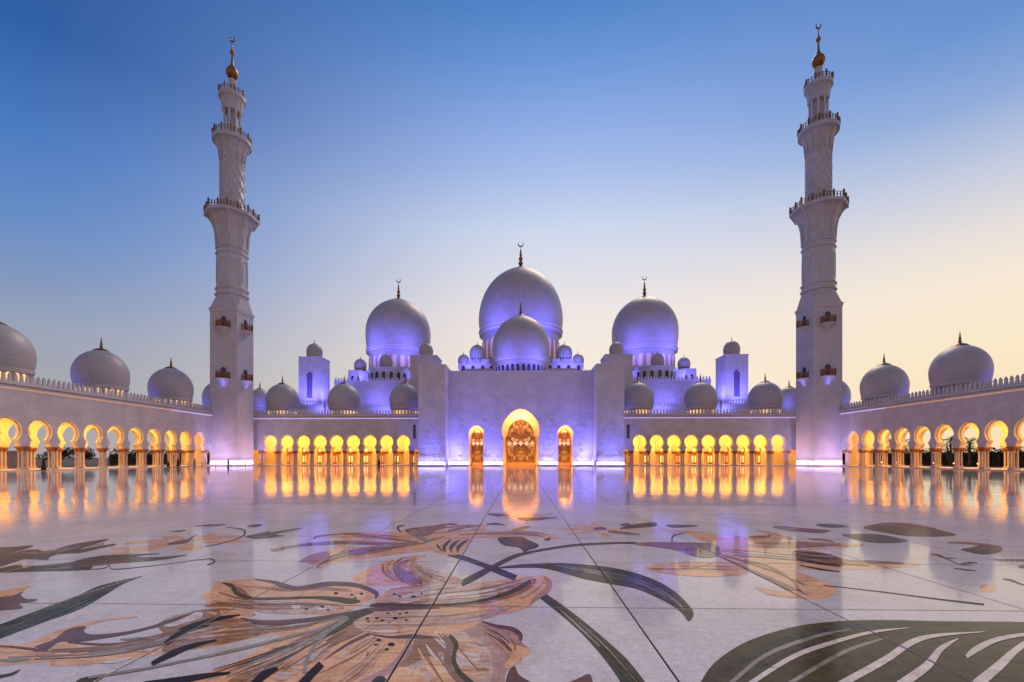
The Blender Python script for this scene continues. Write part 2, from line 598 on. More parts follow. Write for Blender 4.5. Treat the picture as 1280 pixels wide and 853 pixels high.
def arcade(label, loc, rz, x0, x1, arches, flats, pitch, rows, solid_rear, glow_mats, zt=13.2, slit=None):
    root = thing('arcade', label, 'arcade', loc, rz, 'arcades of horseshoe arches round the courtyard')
    w = arcade_wall(x0, x1, zt, arches, flats, pitch, 0, .42).build('wall', M['wall'], root)
    depth = rows[-1] + .9
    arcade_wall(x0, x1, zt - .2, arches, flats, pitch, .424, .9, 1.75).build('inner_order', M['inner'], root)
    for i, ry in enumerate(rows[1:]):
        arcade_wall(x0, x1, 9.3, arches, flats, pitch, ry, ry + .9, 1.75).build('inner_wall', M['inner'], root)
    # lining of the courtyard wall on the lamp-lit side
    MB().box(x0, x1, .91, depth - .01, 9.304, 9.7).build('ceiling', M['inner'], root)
    MB().box(x0, x1, .904, depth + (11 if solid_rear else 0), 12.6, zt - .15).build('roof', M['roof'], root)
    MB().box(x0, x1, depth - .5, depth - .01, 9.71, 12.59).build('rear_parapet', M['wall'], root)
    if solid_rear:
        MB().box(x0, x1, depth + 2.6, depth + 3.2, 0, 12.4).build('hall_wall', M['inner'], root)
        MB().box(x0, x1, depth, depth + 2.59, 9.31, 9.7).build('ceiling', M['inner'], root)
        for j, c in enumerate(arches):
            d = MB()
            path = arch_path(c, 1.0, 4.2, .7, .8, 0.02, .1, 10, 3.0)
            d.prism(path, depth + 2.45, depth + 2.58)
            dr = d.build('door', M['wood'], root)
            gm = M['glass_lit'] if j % 3 else M['glass_rose']
            for dx in (-.38, .38):
                MB().box(c + dx - .22, c + dx + .22, depth + 2.40, depth + 2.44, .7, 2.6).build('pane', gm, dr)
            g = MB()
            g.lathe([(.5, -.02), (.5, .02)], 12)
            g.v[-24:] = [(c + x, depth + 2.42 + z, 4.2 + y) for x, y, z in g.v[-24:]]
            g.build('pane', gm, dr)
    # cornice, glowing strip standing in for light on the moulding, and parapet
    MB().box(x0, x1, -.22, -.004, zt - .55, zt - .30).box(x0, x1, -.38, -.004, zt - .02, zt + .2).build('cornice', M['trim'], root)
    for a, b, mname in glow_mats:
        MB().box(a, b, -.12, -.006, zt - .73, zt - .58).build('moulding_glow', M[mname], root)
    MB().box(x0, x1, -.05, .5, zt + .2, zt + .50).build('parapet', M['wall'], root)
    tag(merlons(MB(), x0, x1, .05, zt + .50).build('merlon', M['trim'], root), kind='stuff')
    MB().box(x0, x1, -.55, depth + (2.5 if solid_rear else .4), .0, .16).build('step', M['trim'], root)
    xs = set()
    for c in list(arches) + list(flats):
        for s in (-.5, .5):
            xs.add(round(c + s * pitch, 2))
    xs = sorted(xs)
    xs = [x for i, x in enumerate(xs) if i == 0 or x - xs[i - 1] > .5]
    for ry in rows:
        for x in xs:
            if x - .5 < x0 or x + .5 > x1:
                continue
            c = put('column', COL, root, (x, ry + .45, .16))
            c.scale = (1, 1, (ZCAP - .16) / ZCAP)
            put('capital', CAP, c)
    if slit:
        MB().box(slit - .35, slit + .35, -.03, -.004, 7.1, 10.8).build('window', M['glass'], root)
    return root


FP, SP = 4.5, 4.53
FY = 121.0
f_arch = [31.5 + FP * k for k in range(9)]
s_arch = [107.4 - SP * k for k in range(15)]
rows = (0.0, 8.6)
frows = (0.0, 7.0)
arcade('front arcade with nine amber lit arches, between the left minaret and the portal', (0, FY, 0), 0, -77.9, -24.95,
       sorted(-c for c in f_arch), [-72.0, -27.0], FP, frows, True, [(-77, -25, 'moulding_glow_violet')], slit=-28.4)
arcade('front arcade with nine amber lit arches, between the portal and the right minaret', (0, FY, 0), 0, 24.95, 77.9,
       f_arch, [72.0, 27.0], FP, frows, True, [(25, 77, 'moulding_glow_violet')], slit=28.4)
ylo = s_arch[-1] - SP / 2
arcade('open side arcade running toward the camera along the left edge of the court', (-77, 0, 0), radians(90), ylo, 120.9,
       sorted(s_arch), [111.93], SP, rows, False, [(98, 120, 'moulding_glow_violet'), (ylo, 97.9, 'moulding_glow_amber')])
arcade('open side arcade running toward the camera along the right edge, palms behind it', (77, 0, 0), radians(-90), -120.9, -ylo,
       sorted(-c for c in s_arch), [-111.93], SP, rows, False, [(-120, -98, 'moulding_glow_violet'), (-97.9, -ylo, 'moulding_glow_amber')])

# arcade lamps: rows of warm ceiling lamps in every aisle
LQ = 0.29
for sx in (-1, 1):
    for i, ax in enumerate((4.7,)):
        for yy in (60, 83, 106):
            area((sx * (77 + ax), yy, 9.1), (0, 0, 0), 2.2, 22, 8200 * LQ, WARM, 'aisle_lamp')
        for yy in (60, 83, 106):
            area((sx * (77 + ax), yy, 3.6), (pi, 0, 0), 1.2, 22, 3200 * LQ, WARM, 'aisle_lamp')
    for ay in (4.2,):
        for xx in (36, 52, 68):
            area((sx * xx, FY + ay, 9.1), (0, 0, 0), 15.5, 3, 4200 * LQ, WARM, 'aisle_lamp')
            area((sx * xx, FY + ay, 3.6), (pi, 0, 0), 15.5, 1.2, 2600 * LQ, WARM, 'aisle_lamp')
    for xx in (36, 52, 68):
        area((sx * xx, FY + 9.0, 9.1), (0, 0, 0), 15.5, 1.6, 4200 * LQ, WARM, 'aisle_lamp')
        area((sx * xx, FY + 9.0, 3.6), (pi, 0, 0), 15.5, 1.0, 2200 * LQ, WARM, 'aisle_lamp')

# ------------------------------------------------------------------ portal
PY, PYL = 115.5, 110.0


def hs(cx, r, cz, neck, half, n=26, point=.35):
    """door opening: horseshoe head on straight jambs down to the ground"""
    zn = cz - sqrt(max(0, r * r - (neck * r) ** 2))
    a0 = atan2(zn - cz, -neck * r) % (2 * pi); a1 = atan2(zn - cz, neck * r)
    pts = [(cx - half, 0), (cx - half, zn - .15)]
    for i in range(n + 1):
        a = a0 + (a1 - a0) * i / n
        pts.append((cx + r * cos(a), cz + r * sin(a) + point * max(0, sin(a)) ** 6))
    pts += [(cx + half, zn - .15), (cx + half, 0)]
    return pts


portal = thing('portal', 'tall white entrance block with three gold lit doors and square corner pylons', 'portal', (0, 0, 0))
big_o = hs(0, 4.9, 9.0, .93, 4.5, 36, .7)
sm_o = lambda s: hs(s * 11.3, 2.08, 8.1, .90, 1.92, 24, .2)
out = [(-18.2, 23.9), (-18.2, 0)] + sm_o(-1) + big_o + sm_o(1) + [(18.2, 0), (18.2, 23.9)]
MB().prism(out[::-1], PY, PY + 4.0).build('wall', M['wall'], portal)
MB().box(-18.2, 18.2, PY + 4.01, 147.9, 0, 23.6).build('hall', M['wall'], portal)
MB().box(-18.2, 18.2, PY - .12, PY + .5, 23.904, 24.1).build('coping', M['trim'], portal)
tag(merlons(MB(), -18, 18, PY + .9, 23.604, 1.0, .7, .9).build('merlon', M['trim'], portal), kind='stuff')
for s, side in ((-1, 'left'), (1, 'right')):
    p = MB().box(min(s * 18.25, s * 24.9), max(s * 18.25, s * 24.9), PYL, 123.5, 0, 24.4).build('pylon', M['wall'], portal)
    MB().box(min(s * 18.15, s * 25.0), max(s * 18.15, s * 25.0), PYL - .1, 123.6, 24.404, 24.7).build('coping', M['trim'], p)


def relief(x0, x1, z0, z1, y, n, seed):
    """carved climbing flowers standing proud of the wall: stems with scrolls and blossoms"""
    rnd = random.Random(seed)
    mb = MB()

    def leaf(x, z, a, ll, lw, h=.09):
        dx, dz = cos(a), sin(a)
        cxx, czz = x + dx * ll * .45, z + dz * ll * .45
        mb.add([(x, y - .02, z), (cxx - dz * lw, y - .02, czz + dx * lw), (x + dx * ll, y - .03, z + dz * ll), (cxx + dz * lw, y - .02, czz - dx * lw), (cxx, y - h, czz)],
               [(0, 1, 4), (1, 2, 4), (2, 3, 4), (3, 0, 4)])

    m = max(1, round((x1 - x0) / 1.15))
    for c in range(m):
        xc = x0 + (c + .5) * (x1 - x0) / m
        top = z1 - rnd.uniform(0, 2.2) - (1.6 if m > 2 and c in (0, m - 1) else 0)
        ph = rnd.uniform(0, 6)
        stem = []
        k = 0
        z = z0
        while z < top:
            stem.append((xc + .28 * sin(z * 1.5 + ph), y - .02, z))
            if k % 5 == 3:
                sd = 1 if (k // 5) % 2 else -1
                R0 = rnd.uniform(.42, .6)
                ox, oz = stem[-1][0] + sd * R0, z + .15
                sp = []
                for q in range(15):
                    t = q / 14
                    an = (pi if sd > 0 else 0) - sd * t * 1.6 * 2 * pi
                    rr = R0 * (1 - .72 * t)
                    sp.append((ox + rr * cos(an), y - .03, oz + rr * sin(an)))
                mb.tube(sp, .055, 4)
                for q in range(6):
                    leaf(ox, oz, q * pi / 3 + ph, R0 * .6, R0 * .2, .09)
                for q in (4, 7, 10):
                    leaf(sp[q][0], sp[q][2], atan2(sp[q][2] - oz, sp[q][0] - ox), .34, .10)
            else:
                leaf(stem[-1][0], z, pi / 2 + (1 if k % 4 == 1 else -1) * rnd.uniform(.6, 1.1), rnd.uniform(.4, .6), .13)
            z += .3
            k += 1
        if len(stem) > 2:
            mb.tube(stem, .06, 4)
            for q in range(7):
                leaf(stem[-1][0], top, q * 2 * pi / 7, .5, .15, .09)
    return mb


for i, (a, b, z0, z1, y, n) in enumerate([(-24.0, -19.2, 1.2, 10.5, PYL, 22), (19.2, 24.0, 1.2, 10.5, PYL, 22), (-9.0, -5.3, 1.2, 14.5, PY, 16), (5.3, 9.0, 1.2, 14.5, PY, 16),
                                            (-15.6, -13.6, 1.2, 12, PY, 10), (13.6, 15.6, 1.2, 12, PY, 10)]):
    tag(relief(a, b, z0, z1, y, n, 40 + i).build('floral_relief', M['relief'], portal), kind='stuff')

# string course beside the main arch, kerb with uplights
for s in (-1, 1):
    MB().box(min(s * 4.62, s * 5.9), max(s * 4.62, s * 5.9), PY - .18, PY - .004, 6.6, 6.85).build('string_course', M['trim'], portal)


# door screens: amber glass behind a gilt tracery
def screen_mat():
    m, n, l, p = new_mat('amber_stained_glass')
    co = coords(n)
    s = n.new("ShaderNodeSeparateXYZ"); l.new(co, s.inputs[0])
    cb = n.new("ShaderNodeCombineXYZ")
    l.new(mathn(n, l, 'PINGPONG', s.outputs[0], 5.65), cb.inputs[0]); l.new(s.outputs[2], cb.inputs[1])
    vo = n.new("ShaderNodeTexVoronoi"); vo.feature = 'DISTANCE_TO_EDGE'; vo.inputs['Scale'].default_value = 1.25
    l.new(cb.outputs[0], vo.inputs['Vector'])
    v2 = n.new("ShaderNodeTexVoronoi"); v2.inputs['Scale'].default_value = 1.25
    l.new(cb.outputs[0], v2.inputs['Vector'])
    cell = ramp(n, l, mathn(n, l, 'FRACT', mathn(n, l, 'MULTIPLY', v2.outputs['Color'], 3.0)), [(0, (.30, .06, .01)), (.4, (.12, .03, .008)), (.7, (.75, .27, .05)), (1, (1.0, .55, .16))])
    col = mixc(n, l, ramp(n, l, vo.outputs[0], [(0.03, (1, 1, 1)), (.07, (0, 0, 0))]), cell, (.05, .014, .004))
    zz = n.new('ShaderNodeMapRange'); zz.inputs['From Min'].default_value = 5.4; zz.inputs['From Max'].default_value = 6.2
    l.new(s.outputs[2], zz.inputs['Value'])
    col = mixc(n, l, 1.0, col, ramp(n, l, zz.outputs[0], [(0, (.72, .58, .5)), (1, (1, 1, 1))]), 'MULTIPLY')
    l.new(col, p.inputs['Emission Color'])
    p.inputs['Emission Strength'].default_value = .95
    p.inputs['Base Color'].default_value = (.04, .016, .007, 1)
    p.inputs['Roughness'].default_value = .2
    return m


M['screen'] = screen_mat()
M['gilt'] = plain('gilt_tracery', (.30, .14, .045), .4, .4, .2, 4)
M['opal'] = glow('opal_medallion_glass', (.62, .42, .24), .22)


def rosette(mb, x, z, r, y, k=6):
    for q in range(k):
        a = q * 2 * pi / k
        cx, cz = x + cos(a) * r * .55, z + sin(a) * r * .55
        mb.tube([(cx + cos(t) * r * .42, y, cz + sin(t) * r * .42) for t in [j * pi / 4 for j in range(8)]], .045, 4, True)


def door(name_label, cx, r, cz, half, neck, ysc, rich):
    d = MB().prism(hs(cx, r, cz, neck, half, 24, .3), ysc, ysc + .12).build('door', M['screen'], portal)
    f = MB()
    f.tube([(x, ysc - .06, z) for x, z in hs(cx, r, cz, neck, half, 24, .3)], .14, 5)
    f.box(cx - half, cx + half, ysc - .2, ysc - .003, .02, .75)
    f.build('frame', M['wood'], d)
    t = MB()
    y = ysc - .05
    rnd = random.Random(int(cx * 10) + 5)
    if rich:
        rosette(t, cx, cz + .2, 1.1, y, 8); rosette(t, cx, cz + .2, 2.3, y, 10)
        for s in (-1, 1):
            for zz in (1.6, 2.9, 4.1):
                rosette(t, cx + s * 2.4, zz, .75, y, 6)
                rosette(t, cx + s * .9, zz + .4, .65, y, 6)
            t.tube([(cx + s * (.3 + .25 * sin(k * .9)), y, .8 + k * .35) for k in range(30)], .05, 4)
    else:
        rosette(t, cx, cz, .75, y, 6)
        for zz in (1.4, 2.6, 3.8, 4.7):
            rosette(t, cx - .55, zz, .45, y, 5); rosette(t, cx + .55, zz + .3, .45, y, 5)
    for s in (-1, 0, 1):
        t.box(cx + s * half * .5 - .05, cx + s * half * .5 + .05, ysc - .07, ysc - .004, .76, 5.0)
    t.build('tracery', M['gilt'], d)
    for q in range(5 if rich else 3):
        n = (5 if rich else 3)
        mx = cx + (q - (n - 1) / 2) * 2 * half / n
        hw = half / n * .96
        md = MB().prism([(mx - hw, 5.75), (mx, 5.1), (mx + hw, 5.75), (mx, 6.4)], ysc - .12, ysc - .02)
        md.build('medallion', M['opal'], d)
    return d


SCR = PY + 3.2
M['reveal'] = plain('honey_marble_lining', (.66, .50, .30), .4, var=.08, scale=.8)
for cx, r, cz, nk, hf, pt, hh in ((0, 4.9, 9.0, .93, 4.5, .7, 15), (-11.3, 2.08, 8.1, .90, 1.92, .2, 11), (11.3, 2.08, 8.1, .90, 1.92, .2, 11)):
    MB().box(cx - r - .1, cx + r + .1, SCR + .13, SCR + .4, .004, hh).build('surround', M['reveal'], portal)
    o_ = hs(cx, r - .02, cz, nk, hf - .02, 30, pt); i_ = hs(cx, r - .12, cz, nk, hf - .12, 30, pt)
    mb = MB()
    n_ = len(o_)
    mb.add([(x, PY - .015, z) for x, z in o_] + [(x, PY - .015, z) for x, z in i_] + [(x, SCR + .12, z) for x, z in i_],
           [q for k in range(n_ - 1) for q in ((k, k + 1, n_ + k + 1, n_ + k), (n_ + k, n_ + k + 1, 2 * n_ + k + 1, 2 * n_ + k))])
    mb.build('reveal', M['reveal'], portal)
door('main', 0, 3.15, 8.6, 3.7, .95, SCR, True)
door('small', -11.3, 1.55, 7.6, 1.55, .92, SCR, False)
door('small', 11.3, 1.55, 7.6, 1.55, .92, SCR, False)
# niche lamps washing the reveals
for cx, w, zt_, e in ((0, 7.6, 12.6, 1500), (-11.3, 3.0, 9.3, 520), (11.3, 3.0, 9.3, 520)):
    area((cx, PY + 1.2, .12), (pi - radians(15), 0, 0), w, 1.6, e * .8, (1.0, .50, .10), 'niche_lamp')
    area((cx, PY + .5, zt_), (radians(60), 0, 0), w * .5, .8, e * .9, (1.0, .50, .10), 'niche_lamp')
barrier = thing('low_barrier', 'dark low ornamental barrier across the foot of the main door', 'barrier', (0, PY + 2.2, 0))
bm_ = MB()
for k in range(13):
    x = -2.4 + k * .4
    bm_.tube([(x, 0, 0), (x, 0, .95)], .035, 5)
    bm_.tube([(x + .2 * cos(t), 0, .55 + .25 * sin(t)) for t in [j * pi / 4 for j in range(8)]], .025, 4, True)
bm_.build('bars', M['bronze'], barrier)
MB().box(-2.5, 2.5, -.05, .05, .95, 1.03).build('rail', M['bronze'], barrier)

# uplight kerbs
UP = MB().lathe([(.16, 0), (.18, .05), (.15, .12), (0, .14)], 10).mesh('uplight', M['uplight'], 40)


def kerb(x0, x1, yw, parent, e, n, color=(.36, .32, 1.0), gap=.9):
    MB().box(x0, x1, yw - gap - .14, yw - gap, 0.0, .34).build('kerb', M['trim'], parent)
    MB().box(x0, x1, yw - .10, yw - .004, 1.02, 1.14).build('ledge', M['trim'], parent)
    for i in range(n):
        put('uplight', UP, parent, (x0 + (x1 - x0) * (i + .5) / n, yw - gap * .5, .004))
    area(((x0 + x1) / 2, yw - gap * .55, .2), (pi - radians(12), 0, 0), x1 - x0, .3, e, color, 'wall_washer')


WQ = 0.8
kerb(-24.8, -18.3, PYL, portal, 900 * WQ, 7)
kerb(18.3, 24.8, PYL, portal, 900 * WQ, 7)
kerb(-18.1, -13.5, PY, portal, 900 * WQ, 5)
kerb(13.5, 18.1, PY, portal, 900 * WQ, 5)
kerb(-9.2, -4.8, PY, portal, 800 * WQ, 5)
kerb(4.8, 9.2, PY, portal, 800 * WQ, 5)
# long-throw violet floods on the front of the block
for s in (-1, 1):
    spot((s * 16.5, PY - 3.5, .5), (s * 13.5, PY, 14), 11500 * WQ, VIOLET, 120, 1, .4)
    spot((s * 7.4, PY - 4.0, .5), (s * 6.6, PY, 13), 10000 * WQ, VIOLET, 120, 1, .4)
    spot((s * 17.6, PYL + 1.0, 1.0), (s * 17.0, PY, 12), 1800 * WQ, VIOLET, 120, 1, .4)
    spot((s * 21.6, PYL - 5, .3), (s * 21.6, PYL, 10), 6500 * WQ, VIOLET, 90, 1, .4)
    spot((s * 27.5, PYL + 5.0, .6), (s * 25, PYL + 8, 9), 3500 * WQ, VIOLET, 120, 1, .4)


# ------------------------------------------------------------------ minarets
def ring_rail(mb, r, z, n, h=1.25, oct_=False):
    seg = 8 if oct_ else 24
    rot = pi / 8 if oct_ else 0
    for zz in (z + h, z + h * .5):
        mb.tube([(r * cos(rot + 2 * pi * k / seg), r * sin(rot + 2 * pi * k / seg), zz) for k in range(seg)], .07, 4, True)
    for k in range(n):
        t = k / n * seg
        i = int(t); f = t - i
        a, b = rot + 2 * pi * i / seg, rot + 2 * pi * (i + 1) / seg
        x = r * (cos(a) * (1 - f) + cos(b) * f); y = r * (sin(a) * (1 - f) + sin(b) * f)
        big = k % 3 == 0
        mb.box(x - (.17 if big else .08), x + (.17 if big else .08), y - (.17 if big else .08), y + (.17 if big else .08), z, z + h + (.35 if big else 0))
        if big:
            mb.lathe([(.16, z + h + .35), (.2, z + h + .5), (0, z + h + .72)], 6, x, y)


def flare(r0, r1, z0, z1, n=7):
    return [(r0 + (r1 - r0) * (1 - cos(pi / 2 * i / n)) ** .9, z0 + (z1 - z0) * sin(pi / 2 * i / n) ** 1.0) for i in range(n + 1)]


def flutes(mb, prof, count, rad, rot=0.0):
    for k in range(count):
        a = rot + 2 * pi * k / count
        mb.tube([(r * cos(a), r * sin(a), z) for r, z in prof], rad, 5)


def arch_ring(mb, r_of_z, a, half, z0, zs, rad):
    """pointed blind arch laid on a round or faceted shaft"""
    pts = [(-half, z0), (-half, zs)]
    for i in range(1, 8):
        t = pi - pi * i / 8
        pts.append((half * cos(t), zs + half * 1.25 * sin(t)))
    pts += [(half, zs), (half, z0)]
    out = []
    for u, z in pts:
        r = r_of_z(z)
        out.append((r * cos(a) - u * sin(a), r * sin(a) + u * cos(a), z))
    mb.tube(out, rad, 4)


def minaret(label, x, y, inner):
    t = thing('minaret', label, 'minaret', (x, y, 0), 0, 'tall white minarets at the corners of the court')
    H = 3.45
    mb = MB().box(-H, H, -H, H, 0, 38.6)
    mb.build('square_shaft', M['shaft'], t)
    MB().box(-H - .12, H + .12, -H - .12, H + .12, 38.604, 39.2).box(-H - .22, H + .22, -H - .22, H + .22, 39.204, 39.5).build('cornice', M['trim'], t)
    # broach from square to octagon
    ro = 3.78
    oc = [(ro * cos(pi / 8 + k * pi / 4), ro * sin(pi / 8 + k * pi / 4)) for k in range(8)]
    sq = []
    for k in range(8):
        a = pi / 8 + k * pi / 4
        sxx = H if cos(a) > 0 else -H; syy = H if sin(a) > 0 else -H
        if abs(cos(a)) > abs(sin(a)):
            sq.append((sxx, syy * .98))
        else:
            sq.append((sxx * .98, syy))
    vs = [(a, b, 39.5) for a, b in sq] + [(a * .95, b * .95, 43.0) for a, b in oc]
    MB().add(vs, [(k, (k + 1) % 8, 8 + (k + 1) % 8, 8 + k) for k in range(8)] + [tuple(range(8, 16))]).build('broach', M['shaft'], t)
    R8 = pi / 8
    mb = MB().lathe([(3.62, 43), (3.95, 43.15), (3.95, 43.55), (3.66, 43.7), (3.66, 44.5), (3.9, 44.65), (3.9, 45.0), (3.55, 45.2),
                     (3.55, 53.4), (3.8, 53.6), (3.8, 54.0), (3.55, 54.15), (3.55, 54.9), (3.8, 55.0), (3.8, 55.4), (3.6, 55.5), (3.6, 57.5)], 8, rot=R8)
    mb.build('octagonal_shaft', M['shaft'], t)
    pan = MB()
    for k in range(8):
        arch_ring(pan, lambda z: 3.55 * cos(R8) + .02, k * pi / 4, .95, 46.2, 51.0, .14)
    pan.build('niche_moulding', M['trim'], t)
    # first balcony
    pr = flare(3.6, 6.1, 57.504, 63.0)
    b = MB().lathe(pr + [(6.25, 63.05), (6.25, 63.75), (3.0, 63.8)], 8, rot=R8).build('balcony', M['shaft'], t)
    fl = MB(); flutes(fl, [(r + .02, z) for r, z in pr], 8, .24, R8)
    for k in range(8):
        arch_ring(fl, lambda z: (3.6 + 2.5 * (1 - cos(math.asin(max(0, min(1, (z - 57.5) / 5.5)))))) * cos(R8) + .05, k * pi / 4, 1.12, 55.6, 60.0, .19)
    fl.build('corbel_rib', M['trim'], b)
    rl = MB(); ring_rail(rl, 6.05, 63.78, 48, oct_=True); rl.build('railing', M['bronze'], b)
    # round shaft with diamond lattice
    MB().lathe([(2.95, 63.81), (2.95, 64.6), (2.72, 64.8), (2.72, 78.0)], 28).build('round_shaft', M['shaft'], t, 50)
    la = MB()
    for k in range(9):
        for s in (-1, 1):
            la.tube([(2.74 * cos(2 * pi * k / 9 + s * j * .16), 2.74 * sin(2 * pi * k / 9 + s * j * .16), 65.0 + j * .65) for j in range(21)], .115, 4)
    tag(la.build('lattice', M['trim'], t), kind='stuff')
    # second balcony
    pr = flare(2.74, 4.25, 78.004, 82.2)
    b2 = MB().lathe(pr + [(4.4, 82.25), (4.4, 83.2), (2.0, 83.3)], 28).build('balcony', M['shaft'], t, 40)
    fl = MB(); flutes(fl, [(r + .02, z) for r, z in pr], 12, .17)
    for k in range(12):
        arch_ring(fl, lambda z: 2.78 + 1.5 * (1 - cos(math.asin(max(0, min(1, (z - 78.0) / 4.2))))), (k + .5) * pi / 6, .55, 77.4, 80.2, .11)
    fl.build('corbel_rib', M['trim'], b2)
    rl = MB(); ring_rail(rl, 4.25, 83.28, 36); rl.build('railing', M['bronze'], b2)
    # open lantern
    lan = MB().lathe([(1.25, 83.31), (1.25, 90.4)], 16).build('lantern', M['shaft'], t, 40)
    for k in range(8):
        a = k * pi / 4 + .2
        MB().lathe([(.34, 83.31), (.27, 83.7), (.25, 89.8), (.36, 90.4)], 8, 1.85 * cos(a), 1.85 * sin(a)).build('pillar', M['trim'], lan, 40)
    pr = flare(2.2, 2.95, 90.41, 93.6)
    b3 = MB().lathe(pr + [(3.05, 93.65), (3.05, 94.6), (.8, 94.7)], 20).build('balcony', M['shaft'], t, 40)
    fl = MB(); flutes(fl, [(r + .02, z) for r, z in pr], 10, .1); fl.build('corbel_rib', M['trim'], b3)
    rl = MB(); ring_rail(rl, 2.95, 94.65, 24, 1.0); rl.build('railing', M['bronze'], b3)
    MB().lathe([(.95, 94.71), (.75, 95.5), (1.05, 96.0), (1.05, 96.3), (.7, 96.8), (.98, 97.3), (.98, 97.6), (.65, 98.1), (.88, 98.6), (.88, 98.85), (.6, 99.1)], 16).build('neck', M['trim'], t, 40)
    fin = MB().lathe([(.5, 99.11), (1.05, 99.45), (1.42, 100.2), (1.45, 100.7), (1.2, 101.5), (.7, 102.2), (.36, 102.9), (.24, 103.8), (.2, 105.3), (.5, 105.7), (.56, 106.05), (.34, 106.5), (.13, 107.0), (.10, 108.3), (0, 108.4)], 16).build('finial', M['gold'], t, 50)
    cr = MB()
    pts, rad = [], []
    for j in range(19):
        a = pi / 2 + .45 + (2 * pi - .9) * j / 18
        pts.append((.58 * cos(a), 0, 109.37 + .64 * sin(a))); rad.append(.05 + .15 * sin(pi * j / 18))
    cr.tube(pts, rad, 6); cr.build('crescent', M['gold'], fin, 60)
    # little balconies on the two faces toward the court
    faces = [(0, -1), (1 if inner > 0 else -1, 0)]
    for fx, fy in faces:
        rz = atan2(fx, -fy)
        for z in (34.2, 21.5):
            bal = MB()
            bal.lathe([(.05, z - 1.7), (.5, z - 1.2), (1.1, z - .45), (1.65, z - .05), (1.7, z)], 16, 0, -H)
            bal.lathe([(1.72, z + .005), (1.72, z + .18)], 16, 0, -H)
            o = bal.build('balconette', M['trim'], t, 40, (0, 0, 0), rz)
            r = MB()
            for k in range(9):
                a = pi + pi * k / 8
                px, py_ = 1.62 * cos(a), -H + 1.62 * sin(a)
                r.box(px - .09, px + .09, py_ - .09, py_ + .09, z + .185, z + 1.75)
                r.lathe([(.12, z + 1.75), (0, z + 2.05)], 6, px, py_)
            for zz in (z + .4, z + 1.0, z + 1.5):
                r.tube([(1.62 * cos(pi + pi * k / 8), -H + 1.62 * sin(pi + pi * k / 8), zz) for k in range(9)], .10, 4)
            r.build('railing', M['gold'], o)
            w = MB().prism([(a, b) for a, b in arch_path(0, .75, z + 2.3, .85, .68, z + .2, .1, 12, z + 1.2)], -H - .05, -H - .004)
            w.build('window', M['glass'], o)
            if z < 30:
                lp = spot((fx * (H + 1.2) + x, fy * (H + 1.2) + y, z - 3.2), (x + fx * (H + .4), y + fy * (H + .4), z), 260, VIOLET, 70, .6, .1)
    # kerb of uplights round the foot
    for fx, fy in faces:
        rz = atan2(fx, -fy)
        k = put('uplight_kerb', None, t, (0, 0, 0), rz)
        MB().box(-H - .5, H + .5, -H - .75, -H - .6, 0, .34).build('kerb', M['trim'], k)
        MB().box(-H, H, -H - .12, -H - .004, 1.35, 1.5).build('ledge', M['trim'], k)
        for i in range(7):
            put('uplight', UP, k, (-H + (i + .5) * 2 * H / 7, -H - .35, .004))
        c = Vector((x + fx * (H + .34), y + fy * (H + .34), .2))
        area(c, (pi - radians(8), 0, rz) if fy else (pi - radians(8), 0, rz), 6.9, .3, 460, (.58, .48, 1.0), 'wall_washer')
        spot(c + Vector((fx * 7, fy * 7, .2)), (x + fx * H, y + fy * H, 5), 3000, (.74, .50, .80), 100, 1, .5)
    return t


minaret('left minaret, a white tower with three balconies against deep blue sky', -74, 115, 1)
minaret('right minaret, a white tower with three balconies against pale peach sky', 74, 115, -1)
# violet light on the corner walls beside the minarets
for s in (-1, 1):
    spot((s * 71.5, 105.5, .3), (s * 77, 110.5, 7), 1500, VIOLET, 80, 1, .3)
    spot((s * 68.0, 119.3, .5), (s * 70, 121, 8), 900, VIOLET, 110, 1, .3)


# ------------------------------------------------------------------ domes
def arch_window(w, h, t=.12):
    pts = [(-w / 2, 0), (w / 2, 0), (w / 2, h - w * .5)]
    for i in range(1, 7):
        a = pi * i / 7
        pts.append((w / 2 * cos(a), h - w * .5 + w * .55 * sin(a)))
    pts.append((-w / 2, h - w * .5))
    return pts


